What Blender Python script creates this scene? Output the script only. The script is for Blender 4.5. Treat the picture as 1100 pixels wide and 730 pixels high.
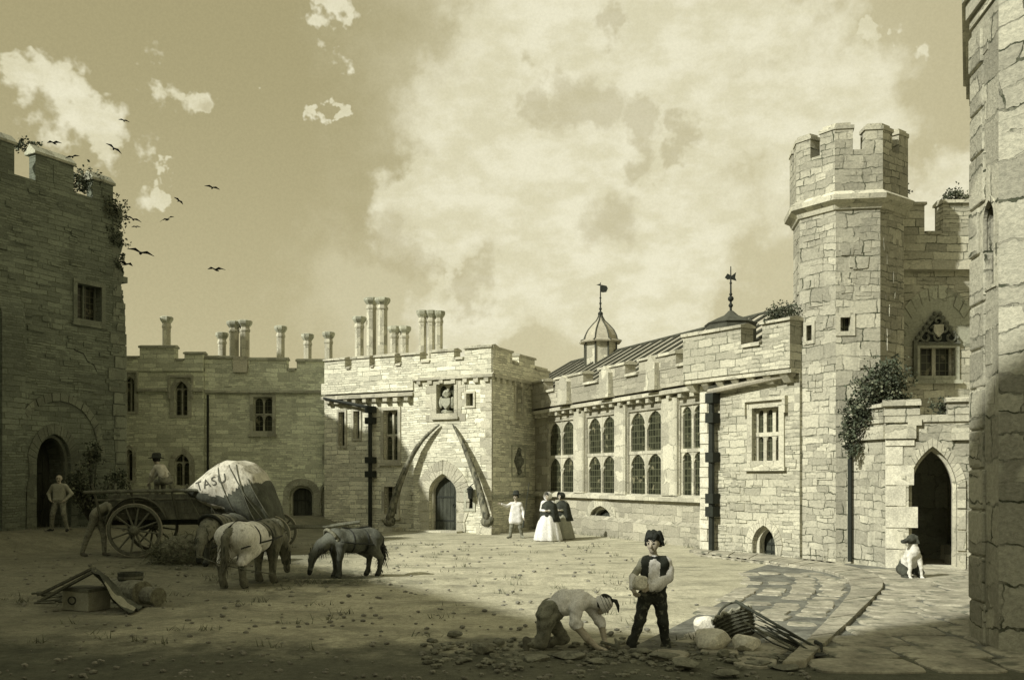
import bpy, bmesh, math, random
import numpy as np
from mathutils import Vector, Matrix
from mathutils.geometry import tessellate_polygon
from mathutils.bvhtree import BVHTree

for o in list(bpy.data.objects):
    bpy.data.objects.remove(o)
rnd = random.Random(11)
scene = bpy.context.scene
COL = scene.collection
R = math.radians

# ------------------------------------------------------------------ camera
EYE = 2.1
FPX = 1000.0
U0, V0 = 550.0, 514.0
cam_d = bpy.data.cameras.new('camera')
cam = bpy.data.objects.new('camera', cam_d)
COL.objects.link(cam)
cam.location = (0, 0, EYE)
cam.rotation_euler = (R(90), 0, 0)
cam_d.sensor_width = 36
cam_d.lens = 36 * FPX / 1100
cam_d.shift_y = 149 / 1100
cam_d.clip_start = 0.05
cam_d.clip_end = 3000
scene.camera = cam

# ------------------------------------------------------------------ sun
SUN_EL, SUN_H = R(36), Vector((0.82, 0.57)).normalized()   # SUN_H: heading the light travels towards
sd = bpy.data.lights.new('sun', 'SUN')
sd.energy = 5.0
sd.angle = R(0.9)
sd.color = (1.0, 0.975, 0.87)
so = bpy.data.objects.new('sun', sd)
COL.objects.link(so)
ldir = Vector((SUN_H.x * math.cos(SUN_EL), SUN_H.y * math.cos(SUN_EL), -math.sin(SUN_EL)))
so.rotation_euler = ldir.to_track_quat('-Z', 'Y').to_euler()
so.location = (-30, -20, 40)

# ------------------------------------------------------------------ node helper
class NT:
    def __init__(s, tree):
        s.t = tree; s.n = tree.nodes; s.l = tree.links
    def new(s, kind, **kw):
        n = s.n.new(kind)
        for k, v in kw.items(): setattr(n, k, v)
        return n
    def put(s, sock, v):
        if v is None: return
        if isinstance(v, bpy.types.NodeSocket): s.l.new(v, sock)
        else:
            if sock.type == 'RGBA' and len(v) == 3: v = (*v, 1)
            sock.default_value = v
    def math(s, op, a, b=None, c=None, clamp=False):
        n = s.new('ShaderNodeMath', operation=op, use_clamp=clamp)
        for i, v in enumerate((a, b, c)): s.put(n.inputs[i], v)
        return n.outputs[0]
    def vm(s, op, a, b=None, out=0):
        n = s.new('ShaderNodeVectorMath', operation=op)
        s.put(n.inputs[0], a); s.put(n.inputs[1], b)
        return n.outputs[out]
    def rng(s, v, a, b, c=0.0, d=1.0, smooth=True):
        n = s.new('ShaderNodeMapRange', interpolation_type='SMOOTHSTEP' if smooth else 'LINEAR')
        s.put(n.inputs[0], v)
        for i, x in enumerate((a, b, c, d)): s.put(n.inputs[1 + i], x)
        return n.outputs[0]
    def noise(s, vec, scale, detail=4, rough=.55, dist=0.0, col=False):
        n = s.new('ShaderNodeTexNoise')
        s.put(n.inputs['Vector'], vec); n.inputs['Scale'].default_value = scale
        n.inputs['Detail'].default_value = detail; n.inputs['Roughness'].default_value = rough
        n.inputs['Distortion'].default_value = dist
        return n.outputs[1 if col else 0]
    def mix(s, f, a, b, mode='MIX'):
        n = s.new('ShaderNodeMix', data_type='RGBA', blend_type=mode)
        s.put(n.inputs[0], f); s.put(n.inputs[6], a); s.put(n.inputs[7], b)
        return n.outputs[2]
    def mapping(s, vec, scale=(1, 1, 1), loc=(0, 0, 0)):
        n = s.new('ShaderNodeMapping')
        s.put(n.inputs[0], vec); n.inputs[1].default_value = loc; n.inputs[3].default_value = scale
        return n.outputs[0]

# ------------------------------------------------------------------ world: sepia daylight sky with clouds
world = bpy.data.worlds.new('World')
scene.world = world
world.use_nodes = True
world.node_tree.nodes.clear()
W = NT(world.node_tree)
sky = W.new('ShaderNodeTexSky', sky_type='NISHITA', sun_disc=False)
sky.sun_elevation = SUN_EL
sky.sun_rotation = math.atan2(-SUN_H.x, -SUN_H.y)
lum = W.new('ShaderNodeRGBToBW'); W.l.new(sky.outputs[0], lum.inputs[0])
gen = W.new('ShaderNodeTexCoord').outputs['Generated']
gdir = W.vm('NORMALIZE', gen)
warp = W.vm('SUBTRACT', W.noise(gdir, 5.0, 5, .6, col=True), (.5, .5, .5))
ws = W.new('ShaderNodeVectorMath', operation='SCALE'); W.l.new(warp, ws.inputs[0]); ws.inputs['Scale'].default_value = .22
warp2 = W.vm('SUBTRACT', W.noise(gdir, 24.0, 4, .65, col=True), (.5, .5, .5))
ws2 = W.new('ShaderNodeVectorMath', operation='SCALE'); W.l.new(warp2, ws2.inputs[0]); ws2.inputs['Scale'].default_value = .085
wdir = W.vm('ADD', W.vm('ADD', gdir, ws.outputs[0]), ws2.outputs[0])
def cloud_field(blobs, floor=None):
    acc = None
    for (u, v, r) in blobs:
        c = Vector(((u - U0) / FPX, 1, (V0 - v) / FPX)).normalized()
        d = W.vm('DISTANCE', wdir, tuple(c), out=1)
        rr = r / FPX / 1.08
        f = W.rng(d, rr * 1.25, rr * .35, 0.0, 1.0, smooth=False)
        acc = f if acc is None else W.math('MAXIMUM', acc, f)
    return acc
light_b = [(560,150,165),(475,210,90),(640,50,150),(720,130,130),(610,260,140),(790,40,110),(700,290,120),(880,170,120),
           (520,330,90),(182,98,38),(207,72,24),(62,140,42),(18,120,40),(112,170,42),(146,198,22),(312,100,15),(331,98,14),(338,12,22),
           (470,6,26),(475,285,26),(385,238,16),(930,38,22),(985,66,22),(1010,250,90),
           (-250,200,160),(1400,150,200),(-600,60,200),(1700,350,150),(300,-300,200),(900,-400,260)]
dark_b = [(600,100,36),(650,115,44),(700,140,36),(745,165,26),(700,45,30),(420,268,58),(650,215,60),(385,245,40),(500,300,40),(200,110,20)]
n1 = W.noise(gdir, 9.0, 8, .62)
n2 = W.noise(W.mapping(gdir, (1, 1, 1.8), (3, 1, 2)), 22.0, 6, .6)
lf = W.math('ADD', cloud_field(light_b), W.math('MULTIPLY', W.math('SUBTRACT', n1, .5), 1.1))
lf = W.math('ADD', lf, W.math('MULTIPLY', W.math('SUBTRACT', n2, .5), .5))
lmask = W.rng(lf, .30, W.rng(n2, .35, .65, .52, .95))
df = W.math('ADD', cloud_field(dark_b), W.math('MULTIPLY', W.math('SUBTRACT', n1, .5), -1.4))
df = W.math('ADD', df, W.math('MULTIPLY', W.math('SUBTRACT', n2, .5), .7))
dmask = W.math('MULTIPLY', W.rng(df, .30, .85), W.rng(cloud_field([(b[0], b[1], b[2]*1.9) for b in dark_b]), .02, .3))
sep = W.new('ShaderNodeSeparateXYZ'); W.l.new(gdir, sep.inputs[0])
low = W.rng(sep.outputs[2], .45, .05)                       # sky pales toward the horizon
base = W.mix(low, (.420, .372, .200), (.560, .505, .300))
east = W.rng(sep.outputs[0], -.15, .40)
base = W.mix(W.math('MULTIPLY', east, .75), base, (.61, .555, .345))
cream = W.mix(W.rng(n2, .35, .65), (.76, .715, .49), (.90, .86, .64))
sf = W.math('ADD', cloud_field([(650, 280, 300), (560, 80, 240), (420, 330, 140), (820, 180, 200)]), W.math('MULTIPLY', W.math('SUBTRACT', n1, .5), .9))
base = W.mix(W.math('MULTIPLY', W.rng(sf, .2, 1.1), .62), base, (.70, .65, .43))
c = W.mix(W.math('MULTIPLY', lmask, .92), base, cream)
c = W.mix(W.math('MULTIPLY', dmask, .48), c, (.47, .415, .235))
zen = W.rng(sep.outputs[2], .50, .85)                       # deeper tone overhead, above the view
c = W.mix(W.math('MULTIPLY', zen, .72), c, (.16, .15, .085))
grain = W.noise(gdir, 420, 3, .8)
c = W.mix(1.0, c, W.mix(W.rng(grain, .3, .7), (.96, .96, .96), (1.04, 1.04, 1.04)), 'MULTIPLY')
# the physical sky gives the brightness variation, normalised around 1 and multiplied by 10 for the 0.1 strength
# bright haze of the sky round the sun, behind the viewer
tosun = W.vm('DOT_PRODUCT', gdir, tuple(-ldir), out=1)
glow = W.math('POWER', W.math('MAXIMUM', tosun, 0.0), 5.0)
c = W.mix(glow, c, (1.5, 1.5, 1.18))
lumn = W.rng(W.math('MULTIPLY', lum.outputs[0], .1), 0.1, 1.2, 9.4, 10.9)
sc = W.new('ShaderNodeVectorMath', operation='SCALE'); W.l.new(c, sc.inputs[0]); W.l.new(lumn, sc.inputs['Scale'])
bg = W.new('ShaderNodeBackground'); bg.inputs[1].default_value = 0.1
W.l.new(sc.outputs[0], bg.inputs[0])
wo = W.new('ShaderNodeOutputWorld'); W.l.new(bg.outputs[0], wo.inputs[0])

scene.view_settings.view_transform = 'Standard'
scene.view_settings.look = 'None'
scene.view_settings.exposure = 0
scene.view_settings.gamma = 1
scene.view_settings.use_curve_mapping = False

# ------------------------------------------------------------------ materials
def mat_base(name):
    m = bpy.data.materials.new(name); m.use_nodes = True
    m.node_tree.nodes.clear()
    t = NT(m.node_tree)
    b = t.new('ShaderNodeBsdfPrincipled'); o = t.new('ShaderNodeOutputMaterial')
    t.l.new(b.outputs[0], o.inputs[0])
    b.inputs['Specular IOR Level'].default_value = .25
    return m, t, b
def mul(c, k): return tuple(min(1, x * k) for x in c)
def adj(c): return (c[0], min(1, c[1]*1.035), min(1, c[2]*1.30))
def masonry(name, base, bw=.6, bh=.28, line=.8, hatch=.5, seed=0, stain=.45, bump=.6, ink=(.065, .072, .045)):
    m, t, b = mat_base(name); base = adj(base)
    uv = t.new('ShaderNodeTexCoord').outputs['UV']
    uv = t.mapping(uv, (1, 1, 1), (seed * 3.7, seed * 1.3, 0))
    wv = t.vm('SUBTRACT', t.noise(uv, 1.1, 3, .6, col=True), (.5, .5, .5))
    s1 = t.new('ShaderNodeVectorMath', operation='SCALE'); t.l.new(wv, s1.inputs[0]); s1.inputs['Scale'].default_value = bh * .75
    wv2 = t.vm('SUBTRACT', t.noise(uv, 7, 3, .6, col=True), (.5, .5, .5))
    s2 = t.new('ShaderNodeVectorMath', operation='SCALE'); t.l.new(wv2, s2.inputs[0]); s2.inputs['Scale'].default_value = bh * .22
    p = t.vm('ADD', t.vm('ADD', uv, s1.outputs[0]), s2.outputs[0])
    def brick(w, h, ms, off):
        n = t.new('ShaderNodeTexBrick', offset=off, offset_frequency=2, squash=1.45, squash_frequency=3)
        t.l.new(p, n.inputs['Vector'])
        n.inputs['Color1'].default_value = (0, 0, 0, 1); n.inputs['Color2'].default_value = (1, 1, 1, 1)
        n.inputs['Mortar'].default_value = (.5, .5, .5, 1)
        n.inputs['Scale'].default_value = 1; n.inputs['Mortar Size'].default_value = ms
        n.inputs['Mortar Smooth'].default_value = .25; n.inputs['Bias'].default_value = 0
        n.inputs['Brick Width'].default_value = w; n.inputs['Row Height'].default_value = h
        return n
    b1 = brick(bw, bh, .016, .5); b2 = brick(bw * .62, bh * .5, .012, .37)
    patch = t.rng(t.noise(uv, .45, 3, .6), .49, .53)
    fac = t.mix(patch, b1.outputs['Fac'], b2.outputs['Fac'])
    val = t.mix(patch, b1.outputs['Color'], b2.outputs['Color'])
    broken = t.rng(t.noise(uv, 2.3, 4, .65), .36, .62)
    lines = t.math('MULTIPLY', t.math('MULTIPLY', fac, broken), line)
    col = t.mix(val, mul(base, .68), mul(base, 1.22))
    # weathering: large stains, vertical runs, mottling
    st = t.rng(t.noise(uv, .33, 5, .62), .38, .66)
    col = t.mix(t.math('MULTIPLY', st, stain), col, mul(base, .46))
    run = t.rng(t.noise(t.mapping(uv, (2.6, .28, 1)), 1.0, 4, .6), .55, .72)
    col = t.mix(t.math('MULTIPLY', run, stain * .8), col, mul(base, .5))
    mot = t.noise(uv, 16, 5, .7)
    col = t.mix(1.0, col, t.mix(t.rng(mot, .3, .7), (.78, .79, .78), (1.14, 1.14, 1.12)), 'MULTIPLY')
    # short horizontal tool and weather marks
    hv = t.noise(t.mapping(uv, (1.7, 17, 1)), 1.0, 3, .6)
    hz = t.rng(hv, .60, .66)
    hm = t.rng(t.noise(uv, .9, 3, .6), .42, .58)
    hz = t.math('MULTIPLY', t.math('MULTIPLY', hz, hm), hatch)
    dark = t.math('MAXIMUM', lines, hz)
    col = t.mix(dark, col, ink)
    t.l.new(col, b.inputs['Base Color'])
    b.inputs['Roughness'].default_value = .95
    h = t.math('SUBTRACT', t.math('MULTIPLY', mot, .5), t.math('MULTIPLY', fac, .9))
    bp = t.new('ShaderNodeBump'); bp.inputs['Strength'].default_value = bump; bp.inputs['Distance'].default_value = .035
    t.l.new(h, bp.inputs['Height']); t.l.new(bp.outputs[0], b.inputs['Normal'])
    return m
def plain(name, base, var=.25, scale=6, rough=.9, bump=.3, dist=.02, stretch=(1, 1, 1), coord='Object', dark=None, lo=.45, hi=.65, spec=.25, fine=True):
    m, t, b = mat_base(name); base = adj(base); dark = adj(dark) if dark else None
    co = t.new('ShaderNodeTexCoord').outputs[coord]
    co = t.mapping(co, stretch)
    n = t.noise(co, scale, 5, .65)
    col = t.mix(t.rng(n, .3, .7), mul(base, 1 - var), mul(base, 1 + var))
    if dark: col = t.mix(t.rng(t.noise(co, scale * 2.3, 4, .6), lo, hi), col, dark)
    if fine: col = t.mix(1.0, col, t.mix(t.rng(t.noise(co, scale * 9, 3, .7), .35, .65), (.82, .82, .82), (1.12, 1.12, 1.12)), 'MULTIPLY')
    t.l.new(col, b.inputs['Base Color']); b.inputs['Roughness'].default_value = rough
    b.inputs['Specular IOR Level'].default_value = spec
    bp = t.new('ShaderNodeBump'); bp.inputs['Strength'].default_value = bump; bp.inputs['Distance'].default_value = dist
    t.l.new(t.noise(co, scale * 3, 5, .7), bp.inputs['Height']); t.l.new(bp.outputs[0], b.inputs['Normal'])
    return m

M = {}
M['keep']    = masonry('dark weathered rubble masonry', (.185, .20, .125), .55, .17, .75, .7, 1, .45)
M['range']   = masonry('grey green coursed rubble', (.72, .72, .45), .55, .19, .45, .5, 2, .3)
M['porch']   = masonry('pale coursed limestone', (.74, .70, .45), .62, .19, .75, .6, 3, .13)
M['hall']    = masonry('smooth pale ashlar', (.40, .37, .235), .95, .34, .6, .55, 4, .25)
M['wing']    = masonry('pale rough block masonry', (.47, .44, .28), .55, .22, .85, .6, 5, .2)
M['turret']  = masonry('squared block masonry', (.46, .43, .275), .52, .36, 1.0, .35, 6, .6, .9)
M['drum']    = masonry('big rounded blocks', (.42, .395, .25), 1.1, .52, 1.0, .3, 7, .4, 1.2)
M['ashlar']  = masonry('dressed pale stone', (.52, .485, .31), .7, .8, .55, .25, 8, .25, .5)
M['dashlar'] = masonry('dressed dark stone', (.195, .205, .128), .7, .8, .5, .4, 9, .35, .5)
M['rashlar'] = masonry('dressed grey stone', (.42, .41, .26), .7, .8, .55, .35, 10, .3, .5)
M['quoin']   = plain('quoin stone', (.58, .545, .35), .2, 3, .95, .5, .03)
M['carved']  = plain('carved dark relief', (.13, .13, .08), .4, 12, .9, .5, .02)
M['lead']    = plain('dull lead sheet', (.36, .33, .205), .15, 2.5, .7, .15, .01)
M['leadroll']= plain('dark lead roll', (.07, .07, .042), .2, 5)
M['iron']    = plain('black painted iron', (.022, .025, .015), .2, 8, .7)
M['wood']    = plain('weathered grey oak', (.12, .12, .072), .35, 5, .9, .6, .01, (1, 1, .25))
M['darkwood']= plain('dark oak boards', (.05, .053, .032), .35, 5, .9, .6, .01, (1, 1, .2))
M['bone']    = plain('old weathered bone', (.19, .18, .105), .4, 4, .9, .6, .02, (1, 1, .5), dark=(.05, .052, .03))
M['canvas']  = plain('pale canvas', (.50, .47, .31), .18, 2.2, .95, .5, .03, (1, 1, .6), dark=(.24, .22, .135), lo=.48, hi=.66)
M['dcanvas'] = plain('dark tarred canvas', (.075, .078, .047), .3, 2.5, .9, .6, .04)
M['ink']     = plain('faded stencil paint', (.085, .082, .052), .1, 5)
M['hay']     = plain('loose hay', (.16, .155, .088), .4, 14, .95, .7, .02)
M['leaf']    = plain('ivy leaves', (.055, .065, .032), .5, 3, .7, .2, .01)
M['leaf2']   = plain('paler leaves', (.13, .135, .07), .4, 3, .7, .2, .01)
M['stem']    = plain('woody stem', (.05, .05, .03), .3, 8)
M['rock']    = plain('pale rubble stone', (.47, .44, .29), .2, 3.5, .95, .7, .04, dark=(.22, .22, .13), lo=.56, hi=.72)
M['palerock']= plain('fresh pale stone', (.66, .62, .42), .15, 3.5, .95, .7, .04, dark=(.34, .33, .21), lo=.58, hi=.72)
M['pebble']  = plain('grey pebbles', (.20, .19, .125), .3, 3)
M['drock']   = plain('earthy paving stone', (.20, .195, .12), .3, 3.5, .95, .7, .04, dark=(.09, .09, .055), lo=.5, hi=.7)
M['wicker']  = plain('brown wicker', (.10, .10, .058), .5, 22, .9, .8, .02, (1, 1, 4))
M['skin']    = plain('skin', (.46, .40, .25), .08, 6, .7, .1, .003)
M['dskin']   = plain('sunburnt skin', (.40, .35, .22), .12, 6, .7, .1, .003)
M['shirt']   = plain('white linen shirt', (.72, .69, .53), .08, 7, .95, .5, .015, (1, 1, .5), dark=(.42, .40, .27), lo=.6, hi=.75)
M['gshirt']  = plain('grey linen shirt', (.30, .29, .18), .15, 7, .95, .5, .015)
M['trous']   = plain('dark moleskin trousers', (.035, .038, .025), .35, 6, .95, .5, .012, dark=(.15, .15, .095), lo=.54, hi=.66)
M['gtrous']  = plain('brown cord trousers', (.20, .195, .12), .3, 9, .95, .6, .012, dark=(.09, .09, .055), lo=.5, hi=.7)
M['vest']    = plain('dark waistcoat', (.032, .035, .022), .3, 9, .95, .4, .01)
M['hair']    = plain('dark hair', (.016, .018, .011), .3, 22, .7, .8, .01)
M['boot']    = plain('worn leather boot', (.10, .095, .058), .3, 8, .7)
M['dress']   = plain('pale silk dress', (.68, .655, .50), .08, 5, .8, .4, .02, (1, 1, .3))
M['shawl']   = plain('dark shawl', (.035, .038, .024), .4, 8, .95, .5, .02)
M['whorse']  = plain('white horse coat', (.72, .69, .51), .12, 3, .85, .5, .012, (1, 1, .4), dark=(.38, .36, .24), lo=.54, hi=.70)
M['ghorse']  = plain('grey horse coat', (.17, .165, .10), .35, 4, .85, .5, .012, (1, 1, .4), dark=(.05, .053, .03), lo=.5, hi=.66)
M['dhorse']  = plain('dark horse coat', (.085, .088, .056), .4, 4, .8, .5, .012, (1, 1, .4), dark=(.13, .125, .075), lo=.58, hi=.7)
M['harness'] = plain('harness leather', (.02, .022, .014), .3, 8, .6)
M['dogcoat'] = plain('white dog coat', (.62, .59, .42), .15, 7, .9, .4, .01)
M['ddog']    = plain('dark dog coat', (.06, .062, .038), .3, 8, .9, .4, .01)
M['plume']   = plain('black plumage', (.012, .013, .009), .2, 8)
def glass_mat():
    m, t, b = mat_base('old leaded glass')
    uv = t.new('ShaderNodeTexCoord').outputs['UV']
    n = t.new('ShaderNodeTexBrick', offset=0.0); t.l.new(uv, n.inputs['Vector'])
    n.inputs['Scale'].default_value = 1; n.inputs['Brick Width'].default_value = .17; n.inputs['Row Height'].default_value = .22
    n.inputs['Mortar Size'].default_value = .012; n.inputs['Mortar Smooth'].default_value = 0
    n.inputs['Color1'].default_value = (.010, .012, .007, 1); n.inputs['Color2'].default_value = (.042, .045, .027, 1)
    n.inputs['Mortar'].default_value = (.10, .105, .065, 1)
    pale = t.rng(t.noise(uv, 3.1, 3, .6), .60, .68)
    col = t.mix(t.math('MULTIPLY', pale, .8), n.outputs['Color'], (.20, .19, .12))
    t.l.new(col, b.inputs['Base Color']); b.inputs['Roughness'].default_value = .35
    b.inputs['Specular IOR Level'].default_value = .3
    bp = t.new('ShaderNodeBump'); bp.inputs['Strength'].default_value = .25; bp.inputs['Distance'].default_value = .01
    t.l.new(t.noise(uv, 5, 2, .5), bp.inputs['Height']); t.l.new(bp.outputs[0], b.inputs['Normal'])
    return m
M['glass'] = glass_mat()
def ground_mat():
    m, t, b = mat_base('trodden earth yard')
    co = t.new('ShaderNodeTexCoord').outputs['Object']
    n1 = t.noise(co, .16, 5, .6); n2 = t.noise(co, 1.6, 6, .65); n3 = t.noise(co, 11, 5, .7)
    col = t.mix(t.rng(n1, .35, .65), (.40, .385, .28), (.50, .48, .355))
    # worn, wetter earth in streaks, then shade painted over the left and near ground
    st = t.noise(t.mapping(co, (.55, 1.3, 1)), 1.1, 6, .7)
    col = t.mix(t.math('MULTIPLY', t.rng(st, .46, .70), .55), col, (.10, .105, .076))
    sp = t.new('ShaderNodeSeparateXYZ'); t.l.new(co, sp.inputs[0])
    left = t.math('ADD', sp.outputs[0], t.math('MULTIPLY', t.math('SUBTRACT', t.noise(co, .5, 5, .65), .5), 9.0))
    col = t.mix(t.math('MULTIPLY', t.rng(left, -2.5, -6.5), .68), col, (.105, .11, .078))  # left side of the yard darkened in colour as painted shade
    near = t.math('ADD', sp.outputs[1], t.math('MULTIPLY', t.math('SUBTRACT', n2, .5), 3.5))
    soil_shade = t.rng(near, 13.2, 10.8)
    col = t.mix(t.math('MULTIPLY', soil_shade, .85), col, (.055, .062, .043))  # dark dug earth, spread over the foreground to deepen its shade in colour
    col = t.mix(1.0, col, t.mix(t.rng(n2, .3, .7), (.80, .80, .80), (1.12, 1.12, 1.12)), 'MULTIPLY')
    col = t.mix(1.0, col, t.mix(t.rng(n3, .3, .7), (.80, .80, .80), (1.14, 1.14, 1.14)), 'MULTIPLY')
    n4 = t.noise(co, 55, 3, .7)
    col = t.mix(1.0, col, t.mix(t.rng(n4, .35, .65), (.78, .78, .78), (1.18, 1.18, 1.18)), 'MULTIPLY')
    fl = t.rng(t.noise(t.mapping(co, (2.5, 6, 1)), 2.2, 3, .6), .63, .70)
    col = t.mix(t.math('MULTIPLY', fl, .55), col, (.09, .092, .055))
    t.l.new(col, b.inputs['Base Color']); b.inputs['Roughness'].default_value = 1
    h = t.math('ADD', t.math('MULTIPLY', n3, .35), n2)
    bp = t.new('ShaderNodeBump'); bp.inputs['Strength'].default_value = .7; bp.inputs['Distance'].default_value = .06
    t.l.new(h, bp.inputs['Height']); t.l.new(bp.outputs[0], b.inputs['Normal'])
    return m
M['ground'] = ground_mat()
M['bed'] = plain('dark earth in the joints', (.15, .148, .098), .4, 3, 1, .5, .02)
M['paving'] = plain('worn flagstones', (.33, .305, .19), .3, 1.6, .95, .7, .02, dark=(.15, .15, .09), lo=.5, hi=.7)

# ------------------------------------------------------------------ mesh builder
def tag(o, label=None, cat=None, group=None, kind=None):
    if label: o['label'] = label
    if cat: o['category'] = cat
    if group: o['group'] = group
    if kind: o['kind'] = kind
    return o
def thing(name, label, cat, loc=(0, 0, 0), group=None):
    o = bpy.data.objects.new(name, None); COL.objects.link(o)
    o.empty_display_size = .3
    o.location = loc
    return tag(o, label, cat, group)
def root_of(o):
    off = Vector((0, 0, 0))
    while o is not None:
        off += o.location; o = o.parent
    return off
class MB:
    def __init__(s): s.V = []; s.F = []; s.I = []
    def add(s, vs, fs, mi=0):
        k = len(s.V); s.V += [Vector(v) for v in vs]
        for f in fs: s.F.append([i + k for i in f]); s.I.append(mi)
    def box8(s, p, a, b, c, mi=0):
        p, a, b, c = map(Vector, (p, a, b, c))
        s.add([p, p+a, p+a+b, p+b, p+c, p+a+c, p+a+b+c, p+b+c],
              [(0,3,2,1),(4,5,6,7),(0,1,5,4),(1,2,6,5),(2,3,7,6),(3,0,4,7)], mi)
    def box(s, c, sz, mi=0, rz=0, jit=0.0):
        x, y, z = sz
        Mx = Matrix.Rotation(rz, 3, 'Z')
        vs = []
        for dz in (-.5, .5):
            for dx, dy in ((-.5,-.5),(.5,-.5),(.5,.5),(-.5,.5)):
                vs.append(Vector(c) + Mx @ Vector((dx*x, dy*y, dz*z)) + Vector([rnd.uniform(-jit, jit) for _ in range(3)]))
        s.add(vs, [(0,3,2,1),(4,5,6,7),(0,1,5,4),(1,2,6,5),(2,3,7,6),(3,0,4,7)], mi)
    def prism(s, loops, fn, d0, d1, mi=0):
        allp = [p for l in loops for p in l]
        tris = tessellate_polygon([[Vector((p[0], p[1], 0)) for p in l] for l in loops])
        n = len(allp)
        vs = [fn(p[0], p[1], d1) for p in allp] + [fn(p[0], p[1], d0) for p in allp]
        fs = []
        for t in tris:
            fs.append((t[0], t[1], t[2])); fs.append((t[2]+n, t[1]+n, t[0]+n))
        k = 0
        for l in loops:
            m = len(l)
            for i in range(m):
                a, b = k + i, k + (i + 1) % m
                fs.append((a, b, b + n, a + n))
            k += m
        s.add(vs, fs, mi)
    def tube(s, pts, rad, n=8, mi=0, flat=1.0):
        pts = [Vector(p) for p in pts]
        if not hasattr(rad, '__len__'): rad = [rad] * len(pts)
        rings = []; prev = None
        for i, p in enumerate(pts):
            t = (pts[min(i+1, len(pts)-1)] - pts[max(i-1, 0)]).normalized()
            if prev is None:
                a = t.cross(Vector((0, 0, 1)) if abs(t.z) < .9 else Vector((1, 0, 0))).normalized()
            else:
                a = (prev - t * prev.dot(t)).normalized()
            prev = a; b = t.cross(a)
            rings.append([p + (a * math.cos(j*2*math.pi/n) + b * math.sin(j*2*math.pi/n) * flat) * rad[i] for j in range(n)])
        vs = [v for r in rings for v in r]; fs = []
        for i in range(len(rings)-1):
            for j in range(n):
                a = i*n+j; b = i*n+(j+1) % n
                fs.append((a, b, b+n, a+n))
        fs.append(tuple(reversed(range(n)))); fs.append(tuple((len(rings)-1)*n+j for j in range(n)))
        s.add(vs, fs, mi)
    def lathe(s, prof, c, n=16, a0=0.0, mi=0, sx=1, sy=1, fold=None, shear=(0, 0)):
        c = Vector(c); vs = []; fs = []
        for i, (r, z) in enumerate(prof):
            for j in range(n):
                a = a0 + j * 2 * math.pi / n
                rr = r * (1 + (fold(a, i / (len(prof)-1)) if fold else 0))
                vs.append(c + Vector((rr*math.cos(a)*sx + shear[0]*z, rr*math.sin(a)*sy + shear[1]*z, z)))
        for i in range(len(prof)-1):
            for j in range(n):
                a = i*n+j; b = i*n+(j+1) % n
                fs.append((a, b, b+n, a+n))
        fs.append(tuple(reversed(range(n)))); fs.append(tuple((len(prof)-1)*n+j for j in range(n)))
        s.add(vs, fs, mi)
    def ico(s, c, r, sub=2, scale=(1, 1, 1), rough=0.0, mi=0, seed=0, planes=0):
        bm = bmesh.new(); bmesh.ops.create_icosphere(bm, subdivisions=sub, radius=1)
        rr = random.Random(seed)
        pls = []
        for _ in range(planes):
            d = Vector((rr.gauss(0, 1), rr.gauss(0, 1), rr.gauss(0, 1))).normalized(); pls.append((d, rr.uniform(.62, .88)))
        vs = []
        for v in bm.verts:
            p = v.co.copy()
            for d, h in pls:
                k = p.dot(d)
                if k > h: p -= d * (k - h) * .92
            p *= 1 + rough * (rr.random() - .5)
            vs.append(Vector(c) + Vector((p.x*scale[0], p.y*scale[1], p.z*scale[2])) * r)
        s.add(vs, [[v.index for v in f.verts] for f in bm.faces], mi); bm.free()
    def build(s, name, mats, parent=None, smooth=False, uv=True, keep=False, autos=None):
        if not isinstance(mats, (list, tuple)): mats = [mats]
        me = bpy.data.meshes.new(name)
        off = root_of(parent) if parent else Vector((0, 0, 0))
        me.from_pydata([v - off for v in s.V], [], s.F)
        for m in mats: me.materials.append(m)
        for p, i in zip(me.polygons, s.I): p.material_index = i; p.use_smooth = smooth
        if not keep:
            bm = bmesh.new(); bm.from_mesh(me)
            bmesh.ops.recalc_face_normals(bm, faces=bm.faces); bm.to_mesh(me); bm.free()
        if uv:
            L = me.uv_layers.new(name='UVMap')
            for p in me.polygons:
                n = p.normal
                if abs(n.z) > .75:
                    for li in p.loop_indices:
                        q = me.vertices[me.loops[li].vertex_index].co + off
                        L.data[li].uv = (q.x, q.y)
                else:
                    t = Vector((-n.y, n.x, 0))
                    if t.length < 1e-6: t = Vector((1, 0, 0))
                    t.normalize()
                    for li in p.loop_indices:
                        q = me.vertices[me.loops[li].vertex_index].co + off
                        L.data[li].uv = (q.x*t.x + q.y*t.y, q.z)
        me.update()
        o = bpy.data.objects.new(name, me); COL.objects.link(o)
        if parent: o.parent = parent
        return o

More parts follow.
